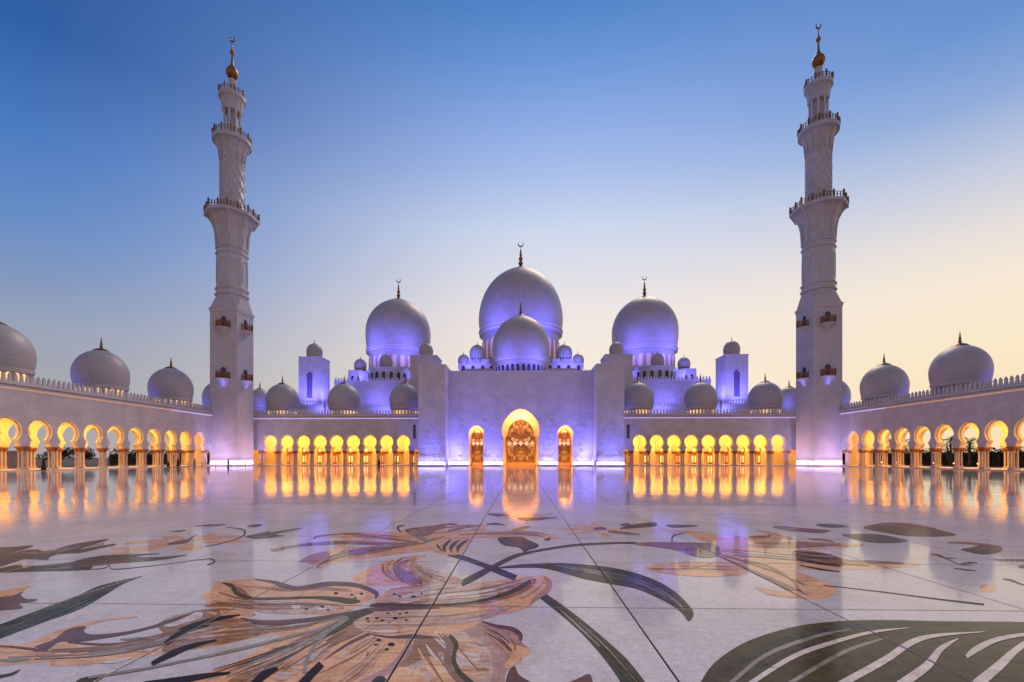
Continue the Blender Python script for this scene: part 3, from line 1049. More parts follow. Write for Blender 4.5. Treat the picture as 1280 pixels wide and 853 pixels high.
def dome(label, group, x, y, zb, R, k=1.1, low=.45, rb=.95, rd=.9, hd=3.0, nwin=0, ww=.5, wh=1.6, wz=.5, wmat='glass_lit', fh=2.7, flange=.3, cres=False, frame=True, seg=48, arcw=200):
    """zb = springing band; hd = height of the drum below it"""
    t = thing('dome', label, 'dome', (x, y, zb - hd), 0, group)
    prof = []
    c = hd + low * R
    for i in range(9):
        u = 1 - i / 9
        prof.append((R * (1 - (1 - rb) * u * u), c - low * R * u))
    for i in range(25):
        a = pi / 2 * i / 24
        r = R * cos(a)
        z = c + k * R * sin(a) + .06 * R * max(0, (a - 1.0) / .57) ** 2
        prof.append((max(r, .0001 if i == 24 else r), z))
    MB().lathe(prof, seg, cap=False).build('shell', M['dome'], t, 40)
    ztop = prof[-1][1]
    r0 = rb * R
    bd = [(r0 - .05, hd), (r0 + .03 * R, hd), (r0 + .035 * R, hd - .035 * R), (r0 - .005 * R, hd - .05 * R), (r0 + .02 * R, hd - .08 * R), (r0 + .02 * R, hd - .11 * R), (rd * R, hd - .15 * R)]
    MB().lathe([(r, z) for r, z in bd[::-1]], seg, cap=False).build('moulding', M['trim'], t, 30)
    zt = hd - .15 * R
    dr = MB().lathe([(rd * R + .12, -.6), (rd * R + .12, .12), (rd * R, .14), (rd * R, zt)], seg).build('drum', M['dome'], t, 30)
    if nwin:
        wm = MB().prism(arch_window(ww, wh), -rd * R - .05, -rd * R + .06).mesh('window', M[wmat])
        fm = None
        if frame:
            f = MB()
            f.tube([(a, -rd * R - .07, b) for a, b in arch_window(ww * 1.12, wh * 1.05)], max(.06, ww * .09), 4, True)
            fm = f.mesh('frame', M['trim'])
        for i in range(nwin):
            a = 2 * pi * (i + .5) / nwin
            d = (a + pi) % (2 * pi) - pi
            if abs(d) > radians(arcw / 2):
                continue
            o = put('window', wm, dr, (0, 0, wz), a)
            # sub-part limit: the frame is a sibling piece on the drum
            if fm:
                put('window_frame', fm, dr, (0, 0, wz), a)
    if fh:
        fl = flange * R
        s = fh
        fin = MB().lathe([(fl, ztop - .10 * R * (flange / .3) ** 2), (fl * .8, ztop - .03 * R), (fl * .35, ztop + .03 * R), (.055 * s, ztop + .10 * s), (.10 * s, ztop + .16 * s), (.10 * s, ztop + .22 * s), (.05 * s, ztop + .28 * s),
                          (.085 * s, ztop + .36 * s), (.085 * s, ztop + .42 * s), (.04 * s, ztop + .48 * s), (.06 * s, ztop + .56 * s), (.03 * s, ztop + .64 * s), (.045 * s, ztop + .70 * s), (.012 * s, ztop + .80 * s), (0, ztop + s)], 14, cap=False)
        fo = fin.build('finial', M['gold'], t, 50)
        if cres:
            pts, rad = [], []
            q = .11 * s
            for j in range(15):
                a = pi / 2 + .5 + (2 * pi - 1.0) * j / 14
                pts.append((q * cos(a), 0, ztop + s * .92 + q + q * sin(a))); rad.append(.02 * q + .24 * q * sin(pi * j / 14))
            MB().tube(pts, rad, 6).build('crescent', M['gold'], fo, 60)
    return t


GA = 'domes along the arcade roofs'
GH = 'great domes over the prayer hall'
GS = 'small domes around the great drums'
dome('largest and highest dome, in the centre, with a crescent on its gold finial', GH, 0, 178, 51.0, 16.4, 1.22, .26, .965, .90, 15.5, 28, 1.9, 7.0, 3.6, 'glass_rose', 9.0, .13, True, seg=72)
dome('great dome left of the central one, crescent on top, violet at its base', GH, -45.9, 170, 41.8, 11.9, 1.06, .55, .955, .88, 9.6, 24, 1.55, 4.4, 1.9, 'glass_rose', 6.8, .14, True, seg=64)
dome('great dome right of the central one, crescent on top, violet at its base', GH, 45.9, 170, 41.8, 11.9, 1.06, .55, .955, .88, 9.6, 24, 1.55, 4.4, 1.9, 'glass_rose', 6.8, .14, True, seg=64)
dome('lower bright violet dome directly in front of the largest dome, above the portal', GH, 0, 130, 29.6, 8.2, 1.12, .42, .98, .92, 6.0, 32, 1.0, 2.1, 1.6, 'glass', 4.4, .2, seg=64)
for s, side in ((-1, 'left'), (1, 'right')):
    o = 'left' if s < 0 else 'right'
    for j, (X, w) in enumerate(((32.4, 'half hidden by the portal pylon'), (49.7, 'below the great dome'), (67.3, 'below the square tower'))):
        dome('white dome on the %s front arcade roof, %s' % (o, w), GA, s * X, 127, 15.95, 4.34, 1.08, .5, .93, .86, 3.0, 26, .50, 1.3, .72, 'glass_lit', 2.6, .32)
    for j, (Y, w) in enumerate(((104.4, 'nearest to the minaret'), (86.7, 'between two others'), (69.0, 'at the picture edge'))):
        dome('white dome on the %s side arcade roof, %s' % (o, w), GA, s * 81.7, Y, 15.9, 4.37, 1.08, .52, .93, .87, 2.9, 24, .6, 1.4, .75, 'glass_lit' if s < 0 else 'glass', 2.7, .32)
    dome('corner dome half hidden behind the %s minaret, violet below' % o, GA, s * 81.7, 122.1, 15.9, 4.37, 1.08, .52, .93, .87, 2.9, 24, .6, 1.4, .75, 'glass', 2.7, .32)
    dome('small blue far dome peeping out just inside the %s minaret' % o, GA, s * 100.5, 173, 21.5, 4.4, 1.08, .5, .93, .87, 6.5, 0, fh=3.0, flange=.3)
    # small domes of the hall roof
    for X, Y, R, zt, w in ((15.3, 160, 2.75, 42.0, 'larger small dome beside the largest drum, %s of it' % o), (20.1, 160, 2.05, 38.6, 'lesser small dome on the outer %s end of the central terrace' % o),
                           (57.9, 163, 2.2, 37.9, 'small dome at the outer corner of the %s great drum' % o), (46.2, 155, 2.25, 37.5, 'small dome standing in front of the %s great drum' % o), (34.0, 163, 2.2, 37.9, 'small dome at the inner corner of the %s great drum' % o)):
        dome(w, GS, s * X, Y, zt - R * 1.72, R, 1.1, .5, .93, .88, 1.3, 14, .4, .8, .25, 'glass', 1.3, .12, frame=False, seg=28)


# ------------------------------------------------------------------ prayer hall, terraces, towers
hall = thing('prayer_hall', 'stepped white prayer hall with toothed parapets carrying the great domes', 'building', (0, 0, 0))
for s in (-1, 1):
    a, b = (s * 62, s * 18.3) if s < 0 else (s * 18.3, s * 62)
    MB().box(a, b, 150, 214, 0, 27.2).build('wall', M['wall'], hall)
    MB().box(a, b, 149.7, 149.99, 26.9, 27.5).build('cornice', M['trim'], hall)
    tag(merlons(MB(), a, b, 149.75, 27.504, .98, .62, 1.15).build('merlon', M['trim'], hall), kind='stuff')
    MB().box(a, b, 140.5, 149.6, 0, 18.2).build('lower_wall', M['wall'], hall)
    tag(merlons(MB(), a, b, 140.6, 18.204, .9, .58, 1.0).build('merlon', M['trim'], hall), kind='stuff')
    MB().box(min(s * 36, s * 56), max(s * 36, s * 56), 156.2, 188, 27.204, 32.0).build('drum_base', M['wall'], hall)
    # terrace in front of the great drum, stepped forward in the middle
    ta, tb = sorted((s * 33, s * 61))
    ter = MB().box(ta, tb, 159.5, 188, 27.204, 32.2).lathe([(7.2, 27.204), (7.2, 32.0), (7.5, 32.1), (7.5, 32.6)], 16, s * 45.9, 158.5).box(s * 57.9 - 3, s * 57.9 + 3, 159.4, 166, 32.204, 33.0).build('terrace', M['wall'], hall)
    wm = MB().prism(arch_window(1.0, 2.6), 0, .12).mesh('window', M['glass'])
    for k in range(-4, 5):
        a_ = k * pi / 9
        put('window', wm, ter, (s * 45.9 + 7.28 * sin(a_), 158.5 - 7.28 * cos(a_), 28.3), a_)
    for xx in (34.6, 36.8, 55, 57.2, 59.4):
        put('window', wm, ter, (s * xx, 159.42, 28.3))
MB().box(-18.25, 18.25, 148.0, 214, 0, 31).build('wall', M['wall'], hall)
cter = MB().box(-21.5, 21.5, 158, 200, 31.004, 34.4).box(-21.7, 21.7, 157.8, 200, 34.404, 34.8).box(-18.3, -11, 158.2, 165, 34.804, 36.4).box(11, 18.3, 158.2, 165, 34.804, 36.4).build('terrace', M['wall'], hall)
wm = MB().prism(arch_window(1.25, 2.4), 0, .12).mesh('window', M['glass'])
for xx in (10.2, 13.2, 16.6, 20.0):
    for s in (-1, 1):
        put('window', wm, cter, (s * xx, 157.9, 31.6))

for s, o in ((-1, 'left'), (1, 'right')):
    # stair block behind the pylon
    t = thing('stair_block', 'plain violet lit roof block with a cap dome, rising behind the %s pylon' % o, 'building', (s * 29, 139, 18))
    MB().box(-4, 4, -4, 4, 0, 14.2).build('wall', M['wall'], t)
    MB().box(-4.15, 4.15, -4.15, 4.15, 14.204, 14.6).build('coping', M['trim'], t)
    dome('little dome capping the roof block behind the %s pylon' % o, 'cap domes of the roof towers', s * 29, 139, 33.6, 2.15, 1.12, .5, .93, .9, .9, 0, fh=1.3, flange=.12, seg=28)
    # free standing stair tower
    t = thing('stair_tower', 'square violet tower with tall keyhole niches inside the %s minaret' % o, 'tower', (s * 65.75, 143.6, 12))
    tw, th = 3.45, 21.2
    front = [(-tw, 0), (tw, 0), (tw, th), (-tw, th)]
    MB().box(-tw, tw, -tw + .35, tw - .35, 0, th).build('core', M['wall'], t)
    nich = arch_path(0, 1.12, 15.6, .8, .95, 8.6, .15, 16, 9.4)
    for rz in (0, -s * pi / 2 if s > 0 else pi / 2):
        w_ = MB()
        pts = [(-tw, th), (-tw, 0), (-.95, 0), (-.95, 8.6)] 
        pts = [(-tw, th), (-tw, 0), (tw, 0), (tw, th), (.02, th)] + [(.02, nich[len(nich) // 2][1])] + nich[len(nich) // 2:] + nich[:len(nich) // 2] + [(-.02, nich[len(nich) // 2][1]), (-.02, th)]
        w_.prism(pts[::-1], -tw - .002, -tw + .35)
        wo_ = w_.build('face', M['wall'], t, None, (0, 0, 0), rz)
        f = MB(); f.tube([(a, -tw - .03, b) for a, b in nich], .10, 4, True)
        f.box(-1.7, -1.55, -tw - .06, -tw - .003, 8.0, 17.6); f.box(1.55, 1.7, -tw - .06, -tw - .003, 8.0, 17.6); f.box(-1.7, 1.7, -tw - .06, -tw - .003, 17.604, 17.8)
        f.build('moulding', M['trim'], wo_)
        g = MB().prism(nich, -tw + .27, -tw + .34)
        for q in range(1, 5):
            g.box(-.9, .9, -tw + .22, -tw + .268, 8.8 + q * 1.4, 8.9 + q * 1.4)
        g.box(-.05, .05, -tw + .21, -tw + .266, 8.8, 16.4)
        g.build('grille', M['niche_glass'], wo_)
    MB().box(-tw - .1, tw + .1, -tw - .1, tw + .1, th + .004, th + .35).build('coping', M['trim'], t)
    bs = MB().box(-tw - 1.6, tw + 1.6, -tw - 1.4, tw + 1, 4.0, 6.2)
    bs.build('plinth', M['wall'], t)
    tag(merlons(MB(), -tw - 1.6, tw + 1.6, -tw - 1.4, 6.204, .8, .6, 1.1).build('merlon', M['trim'], t), kind='stuff')
    dome('little dome capping the square tower inside the %s minaret' % o, 'cap domes of the roof towers', s * 65.75, 143.6, 34.3, 2.45, 1.12, .55, .93, .9, .75, 0, fh=1.4, flange=.14, seg=28)

# dome and roof floodlights
DQ = 1.5


def dome_flood(x, y, zb, R, e, sides=(-1, 1), tilt=.10):
    for s in sides:
        spot((x + s * R * .95, y - R * 1.55, zb - .32 * R), (x + s * R * .15, y - R * .5, zb + tilt * R), e * R * R * .95, VIOLET, 90, 1, .3)


dome_flood(0, 178, 51, 16.4, 50 * DQ)
spot((-24, 150, 32), (-10, 164, 54), 8000 * DQ, VIOLET, 40, 1, .3)
for s in (-1, 1):
    dome_flood(s * 45.9, 170, 41.8, 11.9, 58 * DQ)
    spot((s * 45.9, 152.5, 28), (s * 45.9, 159, 38), 2900 * DQ, VIOLET, 130, 1, .3)
    spot((s * 57, 152.5, 28), (s * 55, 160, 33), 3420 * DQ, VIOLET, 130, 1, .3)
    spot((s * 35, 152.5, 28), (s * 35, 160, 33), 3420 * DQ, VIOLET, 130, 1, .3)
    # towers and blocks
    spot((s * 65.0, 134.6, 17.6), (s * 65.7, 140.2, 27), 8000 * DQ, VIOLET, 110, 1, .3)
    spot((s * 58.5, 139.5, 18.8), (s * 62.3, 143.5, 27), 7600 * DQ, VIOLET, 110, 1, .3)
    spot((s * 29.5, 129.0, 18.0), (s * 29, 135, 28), 3420 * DQ, VIOLET, 110, 1, .3)
    spot((s * 23.5, 134.0, 24.3), (s * 26, 138, 30), 1710 * DQ, VIOLET, 120, 1, .3)
    # lower hall wall between the arcade domes
    for xx in (42, 60.5):
        spot((s * xx, 136.2, 14), (s * xx, 140.5, 17), 3420 * DQ, VIOLET, 140, 1, .3)
    spot((s * 47, 143.5, 18.6), (s * 47, 150, 23), 3040 * DQ, VIOLET, 140, 1, .3)
    # centre terrace
    spot((s * 17, 151.5, 31.2), (s * 17, 158, 34), 4180 * DQ, VIOLET, 140, 1, .3)
    spot((s * 17, 150, 32), (s * 16, 160, 38), 1200 * DQ, VIOLET, 80, 1, .3)
    # side arcade domes: floods on the outer near side
    for Y, e in ((104.4, 30), (86.7, 30), (69.0, 18), (122.1, 40)):
        R = 4.37
        spot((s * (81.7 + R * 1.2), Y - R * 1.9, 14.4), (s * (81.7 + R * .3), Y - R * .3, 17.0), e * R * R * DQ, VIOLET, 80, 1, .5)
    spot((s * 94, 165, 20), (s * 100, 172, 25), 1500 * DQ, VIOLET, 100, 1, .3)
    for X, e in ((32.4, 16), (49.7, 4), (67.3, 4)):
        R = 4.34
        spot((s * (X - R * 1.6), 127 - R * .9, 13.8), (s * (X - R * .4), 127 - R * .3, 16.5), e * R * R * DQ, VIOLET, 95, 1, .5)
dome_flood(0, 130, 29.6, 8.2, 62 * DQ)

# ------------------------------------------------------------------ ground, court floor
ground = MB().add([(-2500, -2500, -.12), (2500, -2500, -.12), (2500, 4500, -.12), (-2500, 4500, -.12)], [(0, 1, 2, 3)]).build('ground', M['earth'])
tag(ground, kind='structure')
TX0, TY0, TS = -1.254, 6.39, 2.735
GAP = .011
bed = MB().add([(-78, -30, -.006), (78, -30, -.006), (78, 121.5, -.006), (-78, 121.5, -.006)], [(0, 1, 2, 3)]).build('courtyard_floor', M['mortar'])
tag(bed, kind='structure')
near, far = [], []
for j in range(-13, 42):
    y0 = TY0 + j * TS
    for i in range(-29, 29):
        x0 = TX0 + i * TS
        if x0 + TS > 77.6 or x0 < -77.6 or y0 + TS > 121.2:
            pass
        yc = y0 + TS * .5
        if -1 <= j <= 4 and abs(x0 + TS / 2) < 1.22 * (y0 + TS) + TS * .6:
            near.append((x0, y0))
        else:
            far.append((x0, y0))
sm = MB()
G = GAP
c_ = .0012
vs = [(G, G, -.02), (TS - G, G, -.02), (TS - G, TS - G, -.02), (G, TS - G, -.02),
      (G, G, -c_), (TS - G, G, -c_), (TS - G, TS - G, -c_), (G, TS - G, -c_),
      (G + c_, G + c_, 0), (TS - G - c_, G + c_, 0), (TS - G - c_, TS - G - c_, 0), (G + c_, TS - G - c_, 0)]
sm.add(vs, [(8, 9, 10, 11)] + [(a, (a + 1) % 4, 4 + (a + 1) % 4, 4 + a) for a in range(4)] + [(4 + a, 4 + (a + 1) % 4, 8 + (a + 1) % 4, 8 + a) for a in range(4)])
SLAB = sm.mesh('floor_slab', M['slab'])
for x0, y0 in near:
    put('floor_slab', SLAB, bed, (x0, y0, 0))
fm = MB()
rt = random.Random(3)
for x0, y0 in far:
    tx, ty = rt.gauss(0, .0009), rt.gauss(0, .0007)
    pts = []
    for a, b in ((G, G), (TS - G, G), (TS - G, TS - G), (G, TS - G)):
        pts.append((max(-77.9, min(77.9, x0 + a)), min(121.4, y0 + b), tx * (a - TS / 2) + ty * (b - TS / 2)))
    if pts[1][0] - pts[0][0] < .1 or pts[2][1] - pts[1][1] < .1:
        continue
    fm.add(pts, [(0, 1, 2, 3)])
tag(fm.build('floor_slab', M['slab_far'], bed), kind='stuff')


# ------------------------------------------------------------------ marble flower inlay (positions on the floor plane)
def to_floor(px, py):
    """floor point seen along a sight line of the survey photograph, used once to lay the design out in metres"""
    a = (px - PPX) / FPX
    b = (py - HY) / FPX
    d = CAM_H / b
    rx, ry = cos(YAW), sin(YAW)
    return (d * (-sin(YAW)) + d * a * rx, d * cos(YAW) + d * a * ry)


def catmull(pts, n, closed):
    out = []
    L = len(pts)
    rng = range(L) if closed else range(L - 1)
    for i in rng:
        g = lambda k: pts[k % L] if closed else pts[max(0, min(L - 1, k))]
        p0, p1, p2, p3 = g(i - 1), g(i), g(i + 1), g(i + 2)
        for s in range(n):
            t = s / n
            out.append(tuple(.5 * (2 * b + (c - a) * t + (2 * a - 5 * b + 4 * c - d) * t * t + (3 * b - a - 3 * c + d) * t ** 3) for a, b, c, d in zip(p0, p1, p2, p3)))
    if not closed:
        out.append(tuple(pts[-1]))
    return out


def clip(poly, axis, v, keep_ge):
    out = []
    for i in range(len(poly)):
        a, b = poly[i], poly[(i + 1) % len(poly)]
        ia = (a[axis] >= v) == keep_ge or a[axis] == v
        ib = (b[axis] >= v) == keep_ge or b[axis] == v
        if ia:
            out.append(a)
        if ia != ib:
            t = (v - a[axis]) / (b[axis] - a[axis])
            out.append((a[0] + (b[0] - a[0]) * t, a[1] + (b[1] - a[1]) * t))
    return out


LAYN = {}


def lay(name, mat, layer, polys):
    """stone pieces cut along the slab joints, each a thin sheet bedded on the floor"""
    mb = MB()
    LAYN[layer] = LAYN.get(layer, 0) + 1
    z = .0013 * layer + LAYN[layer] * .000012
    g = G + .004
    for poly in polys:
        tris = tessellate_polygon([[Vector((x, y, 0)) for x, y in poly]])
        for t in tris:
            tri = [poly[i] for i in t]
            i0 = floor((min(p[0] for p in tri) - TX0) / TS); i1 = floor((max(p[0] for p in tri) - TX0) / TS)
            j0 = floor((min(p[1] for p in tri) - TY0) / TS); j1 = floor((max(p[1] for p in tri) - TY0) / TS)
            for i in range(i0, i1 + 1):
                for j in range(j0, j1 + 1):
                    q = tri
                    for ax, v, k in ((0, TX0 + i * TS + g, True), (0, TX0 + (i + 1) * TS - g, False), (1, TY0 + j * TS + g, True), (1, TY0 + (j + 1) * TS - g, False)):
                        q = clip(q, ax, v, k)
                        if len(q) < 3:
                            break
                    if len(q) >= 3:
                        mb.add([(x, y, z) for x, y in q], [tuple(range(len(q)))])
    if mb.f:
        me = bpy.data.meshes.new(name)
        me.from_pydata(mb.v, [], mb.f)
        bm = bmesh.new(); bm.from_mesh(me)
        bmesh.ops.remove_doubles(bm, verts=bm.verts, dist=1e-5)
        for f in bm.faces:
            f.normal_update()
            if f.normal.z < 0:
                f.normal_flip()
        bm.to_mesh(me); bm.free()
        me.materials.append(I[mat])
        return put(name, me, bed)


def poly(name, mat, layer, pts, n=4):
    pts = catmull(pts, n, True) if n > 1 else pts
    lay(name, mat, layer, [[to_floor(x, max(y, 600)) for x, y in pts]])


def stroke(name, mat, layer, pts, n=5):
    p = catmull(pts, n, False)
    L, R = [], []
    for i, (x, y, w) in enumerate(p):
        a = p[max(0, i - 1)]; b = p[min(len(p) - 1, i + 1)]
        dx, dy = b[0] - a[0], b[1] - a[1]
        d = hypot(dx, dy) or 1
        w = max(.4, w)
        nx, ny = -dy / d * w / 2, dx / d * w / 2
        L.append((x + nx, y + ny)); R.append((x - nx, y - ny))
    quads = []
    for i in range(len(p) - 1):
        quads.append([to_floor(*L[i]), to_floor(*L[i + 1]), to_floor(*R[i + 1]), to_floor(*R[i])])
    lay(name, mat, layer, quads)


def spots(mat, layer, pts):
    for x, y, r in pts:
        poly('fleck', mat, layer, [(x + r * cos(a), y + r * .48 * sin(a)) for a in [k * pi / 4 for k in range(8)]], 2)


P, S = poly, stroke


def veins(guide, s0, s1, n, mats, w=1.5, layer=3, name='petal_vein'):
    """fine stone lines running along a petal"""
    g = catmull(guide, 6, False)
    m = len(g)
    for k in range(n):
        off = random.uniform(-1, 1)
        a = random.randint(0, int(m * .45)); b = random.randint(int(m * .6), m - 1)
        pts = []
        wob = random.uniform(-.15, .15)
        for i in range(a, b + 1, 3):
            p, q = g[max(0, i - 1)], g[min(m - 1, i + 1)]
            dx, dy = q[0] - p[0], q[1] - p[1]
            d = hypot(dx, dy) or 1
            t = i / (m - 1)
            o = (off + wob * sin(t * 5)) * (s0 + (s1 - s0) * t)
            pts.append((g[i][0] - dy / d * o, g[i][1] + dx / d * o, w * random.uniform(.5, 1.3) * (.3 + sin(pi * (i - a + .5) / (b - a + 1)))))
        if len(pts) > 2:
            S(name, random.choice(mats), layer, pts, 3)
# ---- the great open flower in the foreground
P('petal', 'TAN', 1, [(441, 722.5), (456, 713), (479, 703), (504, 697.5), (525, 694), (535, 694.5), (521, 700), (525, 707), (548, 715), (569, 720.5), (579, 726), (577, 729), (544, 730), (502, 731.5), (460, 732)])
P('petal', 'ONYX', 2, [(522, 708), (548, 715.5), (566, 721), (560, 728), (530, 729), (515, 718), (510, 706)])
P('petal', 'PINK', 3, [(560, 724), (569, 721), (578.5, 726), (576, 729), (556, 730)])
S('petal_shade', 'BROWN', 3, [(512, 699.5, 1.5), (500, 706, 5), (499, 713, 8), (511, 722, 11), (528, 729, 5)])
S('petal_shade', 'RUST', 3, [(479, 705, 1), (479, 714, 3), (486, 721, 2), (498, 727, 1)])
S('petal_shade', 'PINK', 3, [(519, 702, 1), (511, 710, 2), (520, 720, 4), (536, 728, 2)])
S('petal_shade', 'PINK', 3, [(492, 700, 1), (484, 709, 2), (489, 718, 2), (502, 727, 1)])
P('petal', 'TAN', 1, [(266, 728), (280.3, 726.3), (307, 723.4), (333.8, 725.4), (353, 731), (372, 735), (402.6, 729.2), (420, 728.2), (443, 730), (460.3, 735), (473.7, 740), (471.7, 744.5), (464, 749), (452, 756), (440, 762), (420, 767.4), (372, 768.4), (334, 767), (296, 762), (255.4, 758.8), (259, 752), (250.6, 746.4), (259, 740.6), (266, 735)])
P('petal', 'ONYX', 2, [(299, 758.8), (322, 751.5), (372, 751), (410, 753), (428, 757), (430, 761), (422, 765), (372, 767.5), (334, 766)])
S('petal_shade', 'RUST', 2, [(256, 758, 2), (275, 756, 5), (300, 757, 6), (330, 762, 2)])
S('petal_edge', 'MAUVE', 4, [(318, 724.5, 1), (340, 727.5, 3), (353, 732, 6), (372, 735.8, 5), (402, 731.5, 6), (420, 730, 5), (443, 731.5, 5), (460, 736.5, 5), (471, 742.5, 5), (469, 748, 2)])
S('petal_vein', 'OLIVE', 4, [(278, 729, 1), (290, 733, 5), (296, 742, 5), (307, 746.5, 4), (322, 749, 3.5), (353, 748.5, 3), (391, 747.3, 3), (420, 749.5, 6), (438, 752, 7), (450, 752, 2)])
S('petal_shade', 'RUST', 3, [(286, 733, 2), (300, 738, 6), (311, 745, 2)])
spots('DARK', 4, [(420, 742, 2.8), (440, 744, 2.2), (452, 742.5, 2.5), (444, 748, 2), (403, 759, 2.5), (410, 763, 2), (391, 757, 2), (383, 762, 2)])
spots('PALE', 4, [(400, 762, 4), (370, 759, 6), (410, 758, 3)])
S('petal_edge', 'MAUVE', 4, [(301, 773, 1), (318, 777.5, 5), (343, 779.5, 6.5), (372, 777, 5), (400, 773.5, 5), (420, 770, 4.5), (442, 766, 4), (462, 761, 2)])
# long lower left petal
P('petal', 'TANR', 1, [(-14, 812), (25, 810), (50, 812), (66, 802.5), (87, 803), (120, 806), (175, 799), (215, 789), (250, 781), (290, 777), (335, 780), (380, 782), (420, 777), (420, 784), (380, 790), (333, 795), (280, 806), (255, 811), (215, 815), (190, 820), (150, 826), (125, 829), (105, 832), (65, 833), (62, 828), (30, 830), (-14, 832)])
P('petal', 'RUST', 2, [(198, 780), (229, 767), (263, 761.5), (295, 762), (320, 768.5), (303, 773), (318, 779), (343, 783.5), (372, 782), (402, 777), (380, 786), (340, 791), (300, 801), (270, 806.5), (240, 812), (215, 815), (203, 814), (206, 795)])
P('petal', 'PALE', 3, [(202, 779), (229, 768), (250, 764.5), (252, 772), (232, 779), (212, 784)])
S('petal_edge', 'BROWN', 4, [(240, 766, 1), (262, 763, 3), (275, 767, 2.5), (262, 773, 2), (250, 780, 3), (270, 786, 2)])
P('petal', 'TAN', 2, [(262, 765), (295, 763), (318, 768), (303, 773), (285, 771), (268, 769)])
P('petal', 'TAN', 2, [(-12, 806), (32, 804), (62, 792), (100, 780), (140, 773), (168, 770.8), (170.5, 772), (140, 775.5), (118, 780), (106, 788), (95, 798), (75, 803), (50, 811), (30, 810), (-12, 809)])
P('petal', 'MAUVE', 3, [(45, 808), (67, 800), (85, 787), (107, 783), (105, 789.5), (115, 793.5), (150, 791), (187, 783.5), (215, 773.5), (240, 766), (240, 768), (215, 779), (175, 790), (140, 797), (100, 802.5), (75, 803), (60, 812), (45, 810)])
S('petal_edge', 'MAUVE', 4, [(85, 803, 2), (120, 806, 2.5), (150, 805, 2), (190, 799, 1.5), (230, 793, 1)])
S('petal_edge', 'MAUVE', 4, [(-10, 808, 1), (15, 809, 2), (40, 812, 3), (60, 814, 2)])
for a, b in (((95, 809), (150, 812)), ((125, 829), (165, 823)), ((150, 800), (205, 796)), ((45, 818), (62, 823)), ((-5, 826), (40, 824)), ((215, 806), (250, 803)), ((170, 814), (205, 809))):
    S('petal_shade', random.choice(['SAGE', 'PALE', 'RUST']), 3, [(a[0], a[1], 1), ((a[0] + b[0]) / 2, (a[1] + b[1]) / 2 + 1, random.uniform(3, 5)), (b[0], b[1], 1)])
for k in range(12):
    x0 = random.uniform(200, 300); y0 = 785 + (300 - x0) * .16 + random.uniform(-6, 8)
    S('petal_shade', random.choice(['ONYX', 'TAN', 'BROWN', 'SAGE']), 3, [(x0, y0, 1), (x0 + 35, y0 - 3.5, random.uniform(1.5, 3.5)), (x0 + 80, y0 - 6 - random.uniform(0, 3), .8)])
# lower fan
P('petal', 'TAN', 1, [(240, 850), (248, 845), (296, 828), (330, 807), (359, 789), (391, 780), (420, 773), (445, 769), (460, 762), (475, 765), (478, 780), (470, 800), (440, 830), (425, 853), (420, 872), (225, 872)])
P('petal', 'RUST', 2, [(285, 852), (305, 840), (322, 831), (345, 822), (372, 808.5), (400, 803), (425, 790), (440, 775), (455, 768), (462, 775), (445, 795), (420, 806), (391, 824), (358, 836), (315, 855), (295, 866), (275, 866)])
P('petal', 'ONYX', 3, [(345, 845), (372, 828), (398, 812), (420, 803), (410, 815), (385, 832), (362, 848), (350, 852)])
P('petal', 'OLIVE', 4, [(464, 761), (467, 766), (448, 774), (434, 785), (418, 797), (396, 807), (404, 796), (422, 781), (435, 770), (450, 763)])
P('petal', 'TAN', 3, [(462, 794), (484, 797), (504, 799), (516, 800), (514, 812), (502, 829), (481, 843), (447, 855), (430, 868), (375, 868), (392, 842), (407, 824), (437, 805)])
S('petal_edge', 'PINK', 4, [(512, 799, 6), (509, 812, 9), (497, 829, 10), (475, 844, 9), (448, 857, 8)])
S('petal_edge', 'MAUVE', 4, [(462, 793, 4), (440, 803, 4), (422, 814, 3), (405, 826, 1)])
S('petal_vein', 'PINK', 4, [(470, 796, 1), (450, 806, 3), (430, 822, 1)])
S('petal_edge', 'RUST', 4, [(454, 790, 2), (430, 799, 4), (408, 812, 3), (392, 826, 1)])
spots('DARK', 5, [(473.6, 801, 3.2), (470, 806.6, 2.5), (489, 806.3, 4.6), (483, 812.5, 3), (460.5, 820, 3), (460, 817, 1.5)])
P('petal', 'ONYX', 1, [(516, 800), (540, 798), (566, 792), (590, 795), (605, 806), (615, 820), (616, 840), (616, 870), (510, 870), (495, 842), (505, 828), (514, 812)])
P('petal', 'RUST', 2, [(516, 801), (545, 798), (562, 797), (566, 808), (545, 818), (525, 826), (500, 836), (508, 824), (515, 812)])
S('petal_vein', 'BROWN', 3, [(555, 796, 6), (562, 806, 9), (559, 822, 8), (564, 840, 8), (583, 858, 8)])
S('petal_vein', 'OLIVE', 4, [(562, 795, 4), (570, 806, 6), (567, 822, 5), (573, 840, 6), (592, 857, 7)])
P('petal', 'TAN', 3, [(475, 848), (497, 835), (514, 836), (528, 843), (540, 856), (548, 870), (465, 870)])
P('petal', 'TANR', 2, [(528, 826), (548, 822), (560, 836), (575, 856), (580, 868), (555, 868), (540, 846)])
for k in range(9):
    x0 = random.uniform(575, 602); y0 = 800 + k * 6
    S('petal_shade', random.choice(['SAGE', 'PALE', 'TAN', 'RUST']), 2, [(x0 - 8, y0 - 2, 1), (x0, y0 + 1, random.uniform(2, 5)), (min(612, x0 + 14), y0 + 1, 1)])
P('leaf', 'GREEN', 4, [(458, 866), (468, 849), (478, 846), (484, 852), (490, 866)])
